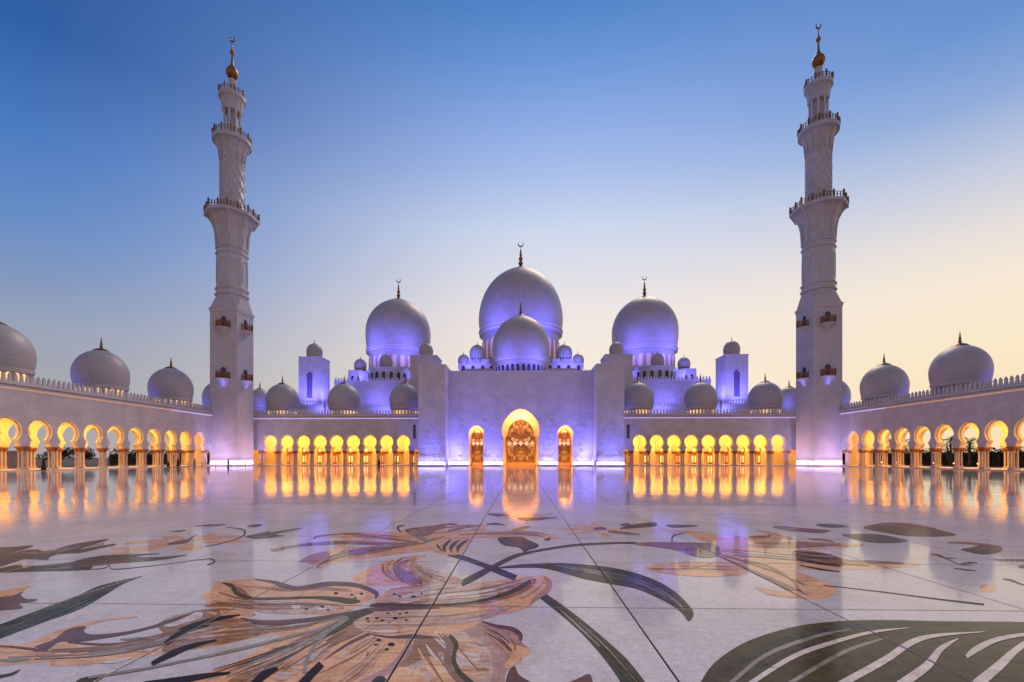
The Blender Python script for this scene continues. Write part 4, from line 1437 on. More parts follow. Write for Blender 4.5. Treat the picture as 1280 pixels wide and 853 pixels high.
# right tongue petal
P('petal', 'TANR', 1, [(464, 757), (475, 745), (502, 734), (542, 729), (577, 728.5), (600, 728), (617, 726.5), (642, 722.5), (665, 720.5), (683, 720.5), (690, 728), (688, 738), (677, 747), (664, 755), (661, 759), (636, 766.5), (604, 774), (594, 783.5), (579, 789.5), (563, 794), (533, 797), (495, 799), (462, 794), (443, 785.5), (439, 778), (466, 766)])
P('petal', 'TAN', 2, [(560, 768), (600, 762), (640, 752), (668, 733), (676, 723), (689, 728), (687, 738), (676, 747), (663, 755), (660, 759), (636, 766), (604, 774), (590, 784), (560, 793), (520, 794), (540, 780)])
P('petal', 'ONYX', 2, [(470, 752), (500, 737), (545, 732), (600, 730), (630, 731), (661, 723), (664, 726), (650, 737), (625, 745), (590, 752), (540, 756), (500, 757)])
P('petal', 'PALE', 3, [(508, 744), (535, 735), (548, 738), (535, 746), (518, 753), (500, 754)])
P('petal_shade', 'RUST', 3, [(560, 755), (600, 750), (630, 741), (664, 724), (670, 728), (655, 741), (625, 751), (590, 757), (545, 760), (500, 762), (500, 758)])
S('petal_vein', 'OLIVE', 4, [(462, 758, 2), (475, 757, 6), (510, 757.5, 5), (550, 757, 3), (590, 753.5, 3), (620, 747, 4), (645, 738, 5), (663, 727, 5)])
S('petal_edge', 'MAUVE', 4, [(460, 763, 4), (480, 761.5, 5.5), (510, 761, 3), (550, 760.5, 1)])
S('petal_edge', 'PINK', 4, [(680, 722, 3), (687, 729, 6), (683, 739, 7), (670, 748, 5), (662, 757, 2)])
S('petal_vein', 'PINK', 4, [(680, 728, 1), (668, 740, 2.5), (650, 749, 1)])
P('petal', 'ONYX', 3, [(443, 777), (472, 764.5), (520, 763.5), (548, 765), (556, 772), (520, 783), (470, 787), (447, 785.5)])
S('petal_shade', 'PALE', 4, [(452, 788, 1), (480, 790, 4), (515, 789, 1)])
spots('DARK', 5, [(459, 774, 2.6), (471, 773.5, 2.4), (478, 776, 2.2), (494, 773.5, 3.4), (500, 768, 2), (508, 766.5, 2.2), (485, 767.2, 2), (460.5, 777.3, 1.8), (487, 779, 1.5), (508, 776, 2), (493, 743, 2), (500, 746, 2), (517, 746.5, 3), (527, 742.5, 1.8)])
S('petal_edge', 'MAUVE', 4, [(462, 793, 1.5), (487, 797, 3), (514, 796, 5), (529, 796.5, 4), (547, 797.5, 1)])
for k in range(8):
    x0 = random.uniform(480, 600)
    y0 = random.uniform(735, 748) - (x0 - 480) * .03
    S('petal_shade', random.choice(['PALE', 'RUST', 'TAN', 'SAGE']), 3, [(x0, y0, .8), (x0 + 18, y0 - 2.5, random.uniform(1.5, 3)), (x0 + 45, y0 - 6, .7)])
# rose petal
P('petal', 'PINK', 1, [(602, 776), (623, 783.5), (644, 787), (652, 796), (652, 803), (658, 808), (663, 812), (662, 817), (652, 825), (637, 836), (632, 844), (628, 870), (610, 870), (616, 840), (614, 820), (605, 805), (580, 790), (594, 783.5)])
P('petal', 'TAN', 2, [(627, 797), (636, 803), (648, 808), (663, 812), (662, 817), (650, 827), (635, 837), (630, 832), (637, 822), (635, 808)])
S('petal_vein', 'BROWN', 3, [(637, 798, 1), (643, 806, 2), (644, 815, 1)])
S('petal_edge', 'MAUVE', 3, [(603, 777, 1.5), (620, 783, 4), (640, 786.5, 5), (650, 794, 6), (651, 801, 3)])
P('petal', 'MAUVE', 2, [(634, 844), (643, 833), (648, 843), (658, 850), (674, 860), (672, 872), (634, 872)])
P('petal', 'MAUVE', 2, [(705, 857), (722, 849), (735, 843), (740, 849), (741, 872), (700, 872)])
# stamens and filaments
for pts in ([(223, 788, 1.5), (245, 781, 5), (275, 773.5, 4.5), (300, 769.5, 1.5)], [(206, 806, 5), (220, 796, 7), (240, 786.5, 5.5), (261, 782.5, 2)], [(190, 830.5, 5), (215, 818, 7.5), (240, 808, 5.5), (271, 800.8, 2)],
            [(180, 856, 6), (225, 851, 8), (258, 845.5, 6), (288, 842, 2)], [(315, 858, 8), (330, 845, 10), (347, 836, 4)], [(374, 860, 11), (389, 844, 10), (402, 831, 9)]):
    S('stamen', 'DARK', 6, pts)
for pts in ([(110, 848, 3), (160, 840, 3.5), (200, 833, 3), (295, 813, 3.5), (391, 789, 3), (432, 772, 2)], [(285, 840, 1), (345, 818, 3), (400, 796, 2.5), (436, 774, 2)], [(381, 842, 5), (385, 822, 4.5), (398, 803, 4), (416, 786, 3), (434, 773, 1.5)],
            [(322, 787, 1.5), (372, 783, 2), (430, 771, 1.5)], [(340, 812, 1), (390, 797, 2), (436, 772, 1)]):
    S('filament', 'SAGE', 5, pts)
P('leaf', 'OLIVE', 2, [(88, 864), (98, 850), (115, 845.5), (131, 843.5), (126, 850), (110, 858), (104, 866)])
P('leaf', 'OLIVE', 2, [(-6, 845), (8, 843), (18, 840), (26, 837), (18, 844), (2, 848), (-6, 850)])
# fine lines in the big flower
veins([(430, 757), (370, 757), (310, 755), (268, 744)], 3, 9, 12, ['RUST', 'BROWN', 'PALE', 'RUST'], 1.4)
veins([(440, 740), (400, 737), (350, 738), (290, 730)], 3, 3, 6, ['RUST', 'PINK'], 1.0)
veins([(465, 757), (540, 748), (610, 741), (668, 727)], 3, 8, 16, ['RUST', 'BROWN', 'ONYX', 'PALE'], 1.6)
veins([(450, 778), (520, 777), (590, 772), (655, 752)], 7, 6, 16, ['RUST', 'ONYX', 'PINK', 'PALE'], 1.5)
veins([(452, 768), (400, 795), (340, 825), (262, 854)], 3, 14, 22, ['RUST', 'BROWN', 'OLIVE', 'ONYX', 'SAGE'], 2.0)
veins([(480, 798), (465, 815), (435, 838), (395, 862)], 8, 22, 8, ['PINK', 'RUST'], 1.5, 5)
veins([(535, 800), (553, 820), (585, 858)], 16, 26, 20, ['RUST', 'PALE', 'TAN', 'BROWN'], 2.6, 2)
veins([(530, 728), (506, 718), (500, 706), (522, 697)], 12, 6, 12, ['RUST', 'PINK', 'BROWN'], 1.4)
veins([(560, 726), (535, 718), (520, 706)], 5, 3, 7, ['RUST', 'PALE', 'SAGE'], 1.3, 4)
veins([(300, 778), (220, 795), (130, 814), (10, 820)], 5, 7, 18, ['RUST', 'BROWN', 'PALE', 'SAGE'], 1.6)
veins([(598, 786), (622, 798), (640, 818)], 6, 14, 7, ['MAUVE', 'TAN', 'BROWN'], 1.5, 3)
veins([(345, 845), (390, 815), (440, 785)], 8, 4, 10, ['RUST', 'TAN', 'BROWN'], 1.8, 4)
veins([(530, 678), (470, 686), (405, 700)], 2, 6, 12, ['RUST', 'BROWN', 'PINK'], 1.1, 3)
veins([(520, 668), (570, 662), (604, 659)], 5, 3, 9, ['RUST', 'BROWN', 'PALE'], 1.0, 4)
veins([(520, 676), (470, 671), (420, 668)], 3, 2, 7, ['RUST', 'BROWN'], .9, 3)
veins([(895, 690), (980, 697), (1100, 706)], 6, 3, 12, ['RUST', 'BROWN', 'PALE'], 1.3, 4)
veins([(900, 695), (960, 715), (1020, 740)], 5, 9, 10, ['RUST', 'BROWN'], 1.3, 4)
veins([(930, 712), (870, 710), (815, 710)], 5, 3, 8, ['RUST', 'PINK'], 1.0, 3)
veins([(935, 680), (1000, 680), (1070, 682)], 3, 2, 6, ['RUST', 'BROWN'], 1.0, 4)
veins([(610, 670), (650, 667), (690, 671)], 3, 2, 6, ['RUST', 'BROWN'], .9, 4)
veins([(700, 760), (752, 806), (800, 862)], 3, 8, 10, ['GREEN', 'OLIVE', 'SAGE'], 1.6, 3, 'stem_vein')
veins([(0, 790), (92, 754), (165, 724)], 9, 2, 10, ['OLIVE', 'GREEN', 'OLIVE'], 1.8, 3, 'leaf_vein')
veins([(680, 708), (760, 717), (820, 735), (858, 768)], 3, 7, 16, ['GREEN', 'SAGE', 'GREEN'], 1.2, 5, 'leaf_vein')
veins([(900, 850), (990, 806), (1100, 785), (1270, 785)], 16, 4, 10, ['GREEN', 'GREEN', 'OLIVE'], 2.2, 2, 'leaf_vein')
veins([(0, 695), (60, 692), (130, 680)], 4, 2, 5, ['GREEN', 'BROWN'], 1.2, 2, 'leaf_vein')
veins([(0, 712), (90, 707), (200, 697)], 4, 2, 6, ['GREEN', 'BROWN'], 1.2, 2, 'leaf_vein')
# ---- stems and blades on the right
S('stem', 'OLIVE', 1, [(678, 745, 9), (700, 761, 11), (727, 783, 13), (752, 806, 16), (775, 829, 19), (793, 853, 22), (806, 874, 25)])
S('stem_shade', 'GREEN', 2, [(676, 746, 4), (699, 764, 2), (722, 785, 3), (746, 808, 6), (767, 832, 9), (784, 856, 11), (792, 872, 12)])
S('stem', 'OLIVE', 2, [(577, 730, 8), (598, 719, 8), (616, 709.5, 6), (640, 697, 5), (657, 692, 3.5), (682, 687, 3), (722, 681.5, 3), (772, 679, 2.5), (796, 679.2, 3)])
S('stem', 'GREEN', 1, [(560, 692.5, 5.5), (580, 698, 6), (600, 705, 6), (615, 711, 7), (630, 717, 8), (645, 723, 8)])
S('stem_shade', 'GREEN', 3, [(577, 731, 4), (592, 724, 5), (603, 717, 2)])
P('leaf', 'OLIVE', 3, [(626, 709), (657, 705.5), (702, 704.5), (742, 707), (775, 712), (803, 719.5), (827, 729.5), (846, 742), (860, 756), (867, 767), (861, 777), (853, 767), (839, 756.5), (819, 746), (794, 736), (762, 730), (731, 724), (713, 719), (691, 713), (667, 710), (626, 710.8)])
for off, m_, w in ((2.5, 'GREEN', 3.2), (5, 'SAGE', 1.0), (7.5, 'GREEN', 3.5), (9.5, 'SAGE', .9), (12, 'GREEN', 3)):
    S('leaf_vein', m_, 4, [(690 + off, 705.5 + off * .35, .8), (742, 707.3 + off, w), (775, 712.5 + off * 1.1, w), (803, 720 + off * 1.15, w), (826, 731 + off * 1.1, w * .8), (843, 743 + off, .8)])
P('leaf', 'GREEN', 2, [(622.5, 672.5), (625, 670.6), (651, 671), (661, 675.5), (673, 681), (671, 685), (661, 688), (655, 691), (653, 688), (647, 684.5), (630.5, 682), (623.5, 677)])
S('leaf_vein', 'OLIVE', 3, [(640, 672, .8), (655, 677, 2), (663, 683, 1.5), (656, 690, 1)])
S('leaf_vein', 'SAGE', 3, [(626, 673, .6), (632, 679, .8), (648, 683, .6)])
P('bud', 'TAN', 1, [(538, 678), (560, 672), (588, 673.5), (583, 683), (574, 693), (552, 693), (540, 687)])
for dx in (0, 11, 22):
    S('bud_stripe', 'GREEN', 2, [(564 + dx, 675, 1), (559 + dx * .9, 679, 3.5), (555 + dx * .8, 685, 4.5), (557 + dx * .7, 691, 1)])
S('bud_stripe', 'GREEN', 2, [(546, 680, 1), (548, 684, 2.5), (553, 689, 1)])
# ---- middle flower
P('petal', 'TAN', 1, [(407, 669.5), (427, 666.3), (475, 664.4), (499.5, 666.3), (521, 674.8), (523.8, 679), (475, 678.4), (434, 676.5), (424, 671)])
S('petal_vein', 'BROWN', 2, [(430, 668, .8), (470, 671, 2), (520, 678, 1.5)])
S('petal_edge', 'MAUVE', 2, [(392, 673.5, 2.5), (397, 671, 2), (410, 669, 1.3), (427, 668, .8)])
S('petal', 'BROWN', 2, [(338, 688, 2), (346, 687.5, 4), (362, 684, 3), (390, 680.5, 4), (430, 678.5, 4.5), (480, 680, 4), (523, 680, 2)])
P('petal', 'TAN', 1, [(373, 702.5), (385, 696), (410, 688), (425, 680), (440, 684), (470, 683), (523, 680), (560, 675), (592, 673), (570, 681), (540, 688), (505, 692), (470, 697), (440, 700), (415, 705), (400, 711), (394, 708), (383, 704)])
P('petal', 'PINK', 2, [(374, 702.5), (386, 695), (405, 690), (412, 694), (402, 700), (392, 706), (383, 703)])
S('petal_vein', 'BROWN', 3, [(396, 710, 2), (405, 703, 3), (430, 695, 2.5), (470, 687, 3.5), (505, 683, 2), (535, 678, 1)])
S('petal_vein', 'RUST', 3, [(410, 697, 1), (440, 689, 3), (480, 683, 1)])
S('petal_shade', 'SAGE', 3, [(445, 694, .8), (465, 691, 2), (490, 688, .8)])
P('petal', 'TAN', 1, [(499.5, 666), (514, 660), (548, 656.6), (596, 655.4), (606, 659), (604, 665), (572, 671), (555, 675), (536, 677), (519, 676)])
P('petal', 'BROWN', 2, [(506, 664), (516, 660.3), (545, 657), (560, 659), (545, 664), (538, 669), (522, 671)])
P('petal', 'PINK', 3, [(512, 666), (520, 662), (523, 667), (516, 670)])
S('petal_vein', 'SAGE', 3, [(516, 668, 1), (526, 673, 4), (536, 676, 3), (556, 671, 1.5)])
S('petal_vein', 'BROWN', 3, [(560, 664, 1), (575, 661, 3), (600, 657, 1)])
S('petal_edge', 'MAUVE', 3, [(501, 665, 2.5), (497, 661, 2.5), (499, 658, 2.5), (506, 657, 1.5)])
S('petal_edge', 'MAUVE', 3, [(545, 657.4, 1), (556, 656, 2), (568, 655.6, 2), (572, 656.5, 1)])
P('petal', 'TAN', 2, [(550, 671), (600, 665.5), (640, 663.5), (671, 666), (689, 668.6), (697.5, 671.6), (693, 674), (687, 675), (676, 671.5), (651, 671), (600, 672.7), (560, 674), (545, 676)])
S('petal_vein', 'BROWN', 3, [(575, 669, .8), (610, 667, 2), (645, 667, 2), (680, 671, 1)])
S('petal_edge', 'DARK', 3, [(680, 675, 1), (686, 674.5, 2.5), (688, 672, 1.5)])
# ---- small flowers and far leaves
for pts in ([(158, 679, 3), (195, 677, 5), (218, 679, 2)], [(137, 686, 1), (165, 686, 3), (190, 682, 3), (212, 679.5, 2)], [(135, 694.5, 1.5), (165, 690, 4), (195, 685, 4), (215, 680.5, 2)], [(204, 673, 3), (220, 672, 5), (233, 675, 2)],
            [(271, 667.5, 1.5), (257, 671, 5), (238, 676, 4)], [(255, 674, 2), (280, 672, 4.5), (303, 671, 1.5)], [(250, 677.5, 3), (285, 677.5, 4), (312, 676, 1.5)]):
    S('petal', 'TAN', 1, pts)
P('petal', 'TAN', 1, [(219, 685), (232, 679.5), (246, 681), (256, 684), (250, 687), (240, 688.2), (227, 688)])
S('flower_heart', 'MAUVE', 2, [(209, 680.5, 1.5), (222, 678.5, 4.5), (234, 676.5, 4), (240, 672, 1.5), (247, 668, 1)])
S('vine', 'GREEN', 1, [(257, 683.5, 1.2), (275, 680, 1.2), (300, 672.5, 1.5), (306, 667, 2.5), (304, 662.5, 2), (294, 660.5, 1), (283, 659.5, 1)])
S('vine', 'GREEN', 1, [(75, 714, 1.2), (127, 711, 1.2), (136, 706.5, 1.2), (139, 711, 1), (152, 711.5, 1.5), (200, 706.5, 1), (255, 699.3, 1.3), (266, 700, 2), (268, 703, 2), (259, 706.5, 2)])
P('leaf', 'OLIVE', 1, [(306, 671), (325, 666.5), (338, 664), (338, 666), (355, 663), (378, 660), (373, 662), (345, 668), (356, 670), (340, 672.5), (322, 674), (312, 673)])
S('leaf', 'OLIVE', 1, [(309, 658, 1), (318, 657.5, 4), (328, 656.5, 2)])
S('leaf', 'OLIVE', 1, [(242, 657.8, .8), (262, 657, 2.5), (282, 656, 1)])
S('leaf', 'OLIVE', 1, [(213, 664.5, .8), (225, 664, 2), (233, 662.8, .8)])
P('leaf', 'OLIVE', 1, [(-14, 688), (20, 683.5), (40, 682), (39, 684.5), (20, 690), (10, 693.5), (28, 688.5), (47, 687), (55, 690), (62, 690), (75, 685), (94, 680), (133, 674), (132, 676.5), (110, 683), (100, 687), (117, 684.5), (142, 680), (143, 682), (125, 686), (100, 691.5), (75, 693), (62, 697), (59, 700.5), (37, 699.5), (28, 700), (0, 709), (-14, 712)])
S('leaf_vein', 'SAGE', 2, [(70, 694, .8), (78, 689, 1), (100, 684, .8)])
P('leaf', 'OLIVE', 1, [(-14, 714), (23, 706), (30, 710), (47, 707), (87, 703), (102, 699), (125, 695), (141, 694), (192, 692), (198, 693), (170, 696), (200, 696.5), (228, 694), (231, 695), (200, 700.5), (156, 704), (125, 705), (116, 708.5), (114, 711), (106, 712.5), (78, 714), (23, 715.5), (-14, 717)])
P('leaf', 'GREEN', 1, [(-14, 788), (50, 762), (92, 747), (120, 734), (150, 726), (178, 720.5), (155, 730), (135, 742), (100, 762), (50, 780), (0, 799), (-14, 804)])
S('leaf_vein', 'OLIVE', 2, [(-5, 792, 4), (50, 770, 6), (95, 751, 7), (125, 737, 5), (155, 727, 1)])
P('petal', 'TAN', 1, [(-12, 742), (20, 736), (37, 732), (33, 737), (15, 746), (-12, 750)])
P('petal', 'MAUVE', 2, [(-12, 750), (15, 745), (30, 739), (26, 744), (33, 749), (45, 749), (44, 752), (25, 755), (27, 758), (27, 761), (0, 763.5), (-12, 765)])
for pts in ([(697, 661.5, 1.5), (715, 661.5, 3), (738, 662, 2)], [(709, 667.5, 1.5), (725, 667, 3), (743, 663.5, 2)], [(717, 656, 3.5), (730, 658, 4), (743, 661, 2)], [(739, 655, 4), (746, 656.5, 4.5), (751, 660, 3)], [(745, 664, 3), (755, 668, 5), (766, 671, 2)], [(755, 663, 2), (780, 661.5, 3), (803, 662, 1)]):
    S('petal', 'TAN', 1, pts)
S('petal', 'BROWN', 1, [(760, 664.5, 3), (775, 666, 4), (800, 668.5, 1.2)])
S('flower_heart', 'MAUVE', 2, [(742, 661.5, 2.5), (750, 661, 4), (758, 661, 2)])
S('leaf', 'OLIVE', 1, [(775, 661, 2), (795, 657.8, 5), (815, 656, 6), (821, 656, 3)])
S('leaf', 'MAUVE', 1, [(775, 657, 1.5), (783, 656, 4), (789, 657, 2)])
S('leaf', 'OLIVE', 1, [(832, 657, 1), (845, 658, 4), (872, 657.5, 1.2)])
S('leaf', 'OLIVE', 1, [(610, 643, 2), (625, 644.2, 4), (636, 645, 2)])
S('petal', 'TAN', 1, [(620, 647, 1.5), (655, 646, 4), (692, 642.5, 1)])
S('petal', 'TAN', 1, [(628, 641, 1.5), (655, 642.5, 3), (684, 646, 1)])
S('leaf', 'OLIVE', 2, [(646, 648, 1), (660, 649.5, 4.5), (678, 648.5, 3), (697, 647, .8)])
S('leaf', 'OLIVE', 1, [(608, 656, 1.5), (620, 655, 2.5), (631, 656.8, 1)])
S('leaf', 'OLIVE', 1, [(640, 663, 1.2), (654, 660.5, 4), (664, 658, 1)])
# ---- flower on the right
P('petal', 'TAN', 1, [(895, 687), (936, 684), (992, 687), (1025, 690), (1052, 697), (1065, 701), (1100, 702), (1140, 704), (1150, 706), (1135, 709), (1080, 712), (1025, 712), (995, 713), (1003, 717), (1020, 724), (1040, 733), (1046, 740), (1030, 748), (1010, 749), (990, 745), (975, 733), (955, 722), (935, 714), (905, 700), (890, 693)])
P('petal', 'TAN', 2, [(824, 662), (848, 662.5), (891, 667), (932, 671), (940, 676), (935, 690), (900, 688), (891, 680), (876, 676), (863, 668), (840, 664.5)])
P('petal', 'BROWN', 3, [(792, 679.5), (820, 678), (857, 678.5), (891, 680), (900, 688), (891, 697), (868, 696), (848, 689), (820, 684), (800, 682)])
P('petal', 'TAN', 2, [(936, 671), (960, 668), (946, 663.5), (955, 664), (989, 672), (992, 675), (1026, 678), (1058, 680), (1082, 681), (1052, 685), (992, 688), (936, 686)])
P('petal', 'TAN', 2, [(806, 710), (820, 707), (854, 703), (891, 702), (920, 705), (938, 713), (928, 718), (917, 720), (886, 721.5), (848, 719), (820, 715)])
S('petal_vein', 'BROWN', 3, [(812, 711, .8), (840, 712, 1.5), (870, 710, 1.2), (892, 704, .8)])
P('petal', 'TAN', 2, [(945, 733), (955, 736), (978, 739), (990, 738), (1000, 742), (1010, 748), (985, 747), (962, 744), (948, 738)])
S('petal_vein', 'BROWN', 4, [(903, 697, 1.5), (935, 712, 3), (965, 725, 4), (985, 735, 6), (1001, 738, 2)])
S('petal_vein', 'RUST', 4, [(930, 700, 1), (960, 708, 2.5), (985, 722, 2), (998, 735, 1)])
S('petal_vein', 'BROWN', 3, [(940, 684, 1), (990, 684.5, 2.5), (1040, 682.5, 1)])
S('petal_vein', 'BROWN', 3, [(935, 672, 2), (960, 671, 2.5), (962, 668, 1)])
S('petal_vein', 'SAGE', 4, [(860, 683, 1), (880, 688, 2), (900, 690, 2.5), (896, 696, 1)])
P('petal_shade', 'BROWN', 3, [(992, 689), (1020, 690), (1052, 699), (1052, 708), (1020, 705), (994, 700)])
for pts in ([(992, 690, 1), (1015, 692, 2), (1040, 694, 1)], [(993, 694, 1.5), (1020, 698, 2.5), (1050, 699, 1)], [(995, 699, 1.5), (1020, 704, 3), (1050, 708, 2)], [(1000, 707, 1), (1025, 712, 2), (1050, 715, 1)]):
    S('stamen', 'DARK', 5, pts)
S('petal_vein', 'BROWN', 4, [(1060, 701, 1), (1090, 702.5, 3), (1130, 704.5, 1)])
S('petal_vein', 'BROWN', 3, [(1010, 674, 1), (1030, 675, 2), (1042, 678, 1)])
S('vine', 'GREEN', 4, [(840, 677.5, 1.5), (841, 671, 2), (848, 668, 1.5), (855, 667, 1)])
S('vine', 'DARK', 1, [(1030, 732, 1.2), (1100, 740, 1.5), (1170, 749, 2), (1230, 756, 2.5)])
P('lily_pad', 'MAUVE', 1, [(965, 658.5), (980, 657.5), (1000, 660), (1035, 662.5), (1038, 664), (1025, 667), (1000, 665), (985, 664), (970, 660.5)])
P('lily_pad', 'GREEN', 1, [(1020, 656), (1035, 655), (1055, 657), (1060, 659), (1040, 660), (1025, 658.5)])
P('lily_pad', 'OLIVE', 1, [(1079, 660), (1096, 655), (1130, 654), (1155, 657.5), (1180, 664), (1196, 669), (1175, 671), (1160, 671), (1130, 670), (1096, 664.5)])
P('lily_pad', 'BROWN', 2, [(1096, 655.5), (1105, 653.8), (1130, 654), (1160, 659), (1168, 660.5), (1140, 660), (1110, 658)])
P('lily_pad', 'GREEN', 1, [(1055, 668), (1096, 668), (1124, 673), (1135, 676.5), (1119, 679), (1087, 678.5), (1059, 672)])
P('lily_pad', 'OLIVE', 1, [(1201, 687), (1216, 684), (1232, 680), (1240, 681), (1252, 684), (1250, 690.5), (1228, 693.5), (1209, 690)])
S('petal', 'BROWN', 2, [(1185, 678.5, 1), (1205, 679, 3), (1225, 680.5, 2.5), (1245, 683, 1)])
S('petal', 'MAUVE', 2, [(1216, 685, 1), (1226, 686, 5), (1236, 685, 1)])
for pts in ([(1163, 693, 1), (1173, 694.5, 3), (1184, 699, 1.5), (1200, 706, 1), (1215, 707, .8)], [(1180, 698, 2), (1195, 698, .8)], [(1199, 706, 1.2), (1210, 704, 2.5), (1222, 704, 1)], [(1192, 710.5, 1), (1206, 712.5, 2), (1221, 714, 1)], [(1254, 724, 1.5), (1265, 726, 3), (1275, 730, 2), (1290, 734, 1)]):
    S('twig', 'OLIVE', 1, pts)
S('petal', 'BROWN', 1, [(1242, 700, 1.5), (1262, 700.5, 3), (1295, 701, 2)])
S('leaf', 'GREEN', 1, [(1273, 709, 2), (1283, 709, 5), (1300, 710, 3)])
P('petal', 'TAN', 1, [(1226, 732), (1236, 731), (1245, 733), (1243, 738), (1235, 740.5), (1226, 738)])
# ---- great lily leaf, lower right
P('lily_pad', 'OLIVE', 1, [(876, 853), (893, 829), (926, 806), (965, 791), (1008, 781), (1063, 776), (1122, 775.5), (1188, 777), (1280, 778), (1345, 784), (1345, 874), (866, 874)])
for pts in ([(934, 858, 6), (991, 822, 6), (1044, 803, 5), (1090, 791, 3.5), (1136, 785.5, .8)], [(1048, 858, 9), (1106, 826, 9), (1139, 804, 8), (1172, 795, 4), (1231, 790.5, .8)], [(1124, 858, 12), (1158, 834, 11), (1174, 814, 8), (1185, 806, 5), (1198, 799, .8)],
            [(1208, 822, 5), (1221, 812, 8), (1247, 800, 6), (1280, 794, 4), (1305, 792, 2)], [(1218, 859, 14), (1248, 834, 12), (1267, 816, 9), (1285, 804, 7), (1310, 796, 4)]):
    S('leaf_vein', 'PALE', 3, pts)
for pts in ([(912, 856, 5), (958, 819, 5), (1020, 796, 4), (1063, 787, .8)], [(985, 856, 5), (1050, 818, 5), (1090, 803, 3), (1110, 798, .8)]):
    S('leaf_vein', 'SAGE', 2, pts)


# ------------------------------------------------------------------ beyond the arcades: palms, hedges, annex
def palm(label, x, y, h, seed, grp='palms beyond the right arcade'):
    r = random.Random(seed)
    t = thing('palm_tree', label, 'palm tree', (x, y, -.12), 0, grp)
    lean = r.uniform(-.4, .4)
    MB().tube([(lean * (k / 6) ** 2, 0, h * k / 6) for k in range(7)], [.32, .26, .23, .21, .2, .2, .24], 8).build('trunk', M['trunk'], t, 50)
    mb = MB()
    for k in range(22):
        a = r.uniform(0, 2 * pi); el = r.uniform(-.2, 1.2); L = r.uniform(3.2, 4.4)
        pts = []
        px, pz, e = 0, 0, el
        for q in range(9):
            pts.append(Vector((lean + cos(a) * px, sin(a) * px, h + pz)))
            px += L / 8 * cos(e); pz += L / 8 * sin(e); e -= .25
        mb.tube(pts, .035, 3)
        for q in range(1, 9):
            p = pts[q]; d = (pts[q] - pts[q - 1]).normalized()
            side = d.cross(Vector((0, 0, 1))).normalized()
            for s in (-1, 1):
                for u in (0, .5):
                    b = p - d * (L / 8) * u
                    ll = .75 * (1 - abs(q - 4) / 7)
                    tip = b + side * s * ll * .8 + d * ll * .5 - Vector((0, 0, .30 * ll))
                    mb.add([b - d * .05, b + d * .05, tip], [(0, 1, 2)])
    mb.build('crown', M['palm'], t)


def leafy(mb, cx, cy, cz, rx, ry, rz, n, r, size=.5):
    for _ in range(n):
        th = r.uniform(0, 2 * pi); u = r.uniform(-1, 1); q = r.random() ** .4
        s = sqrt(1 - u * u)
        p = Vector((cx + rx * q * s * cos(th), cy + ry * q * s * sin(th), cz + rz * q * u))
        a = Vector((r.gauss(0, 1), r.gauss(0, 1), r.gauss(0, 1))).normalized() * size * r.uniform(.5, 1)
        b = a.cross(Vector((r.gauss(0, 1), r.gauss(0, 1), r.gauss(0, 1)))).normalized() * size * .5
        mb.add([p - a * .5, p + b * .5, p + a * .5, p - b * .5], [(0, 1, 2, 3)])


def bush_tree(label, x, y, h, w, seed, grp):
    r = random.Random(seed)
    t = thing('garden_tree', label, 'tree', (x, y, -.12), 0, grp)
    tr = MB().tube([(0, 0, 0), (.1, 0, h * .3), (0, .1, h * .6)], [.25, .18, .08], 7)
    for k in range(5):
        a = k * 1.3
        tr.tube([(.05, 0, h * .3), (cos(a) * w * .35, sin(a) * w * .35, h * .6)], [.1, .03], 5)
    tr.build('trunk', M['trunk'], t, 50)
    mb = MB()
    for k in range(9):
        a = r.uniform(0, 2 * pi); q = r.uniform(0, .55) * w
        leafy(mb, cos(a) * q, sin(a) * q, h * r.uniform(.45, .82), w * .42, w * .42, h * .2, 150, r, .55)
    mb.build('crown', M['leaf'], t)


def hedge(label, x, y0, y1, h, seed):
    r = random.Random(seed)
    t = thing('hedge', label, 'hedge', (x, (y0 + y1) / 2, -.12), 0, 'dark hedges behind the arcades')
    mb = MB()
    n = int((y1 - y0) / 1.6)
    for i in range(n):
        leafy(mb, r.uniform(-.5, .5), -(y1 - y0) / 2 + (i + .5) * (y1 - y0) / n, h * .5, 1.3, 1.4, h * .55 * r.uniform(.85, 1.1), 170, r, .7)
    mb.build('foliage', M['leaf'], t)
    MB().box(-.25, .25, -(y1 - y0) / 2, (y1 - y0) / 2, 0, h * .7).build('stems', M['trunk'], t)


pr_ = random.Random(11)
where = ('outermost right', 'second from the right', 'third from the right', 'in the middle of the palms', 'fourth from the corner', 'third from the corner', 'second from the corner', 'closest to the right minaret')
for k, (x, y, h) in enumerate(((100, 66, 5.0), (104, 78, 5.4), (100, 88, 5.0), (107, 96, 6.0), (101, 105, 5.4), (109, 118, 6.4), (104, 127, 5.8), (112, 142, 6.8))):
    palm('dark date palm seen through the right arches, %s' % where[k], x, y, h, 20 + k)
hedge('tall dark hedge behind the right arcade under the palms', 113, 56, 185, 5.0, 5)
hedge('dark hedge behind the far half of the left arcade', -118, 128, 190, 4.6, 6)
for k, (x, y, h, w, lb) in enumerate(((-112, 108, 5.2, 4.5, 'dark round tree just right of the tan annex, through the fourth left arch'), (-116, 118, 5.0, 4.4, 'dark tree beside the left hedge, through the fifth left arch'), (-122, 98, 6.2, 3.6, 'dark treetop rising behind the tan annex roof, farther'), (-124, 82, 6.4, 3.6, 'dark treetop rising behind the tan annex roof, nearer'))):
    bush_tree(lb, x, y, h, w, 60 + k, 'trees behind the left arcade')
annex = thing('annex', 'low tan building with small arched niches seen through the left arches', 'building', (-112, 84, -.12))
MB().box(-6, 0, -26, 18, 0, 3.5).build('wall', M['annex'], annex)
MB().box(-6.1, .1, -26.1, 18.1, 3.504, 3.7).build('coping', M['trim'], annex)
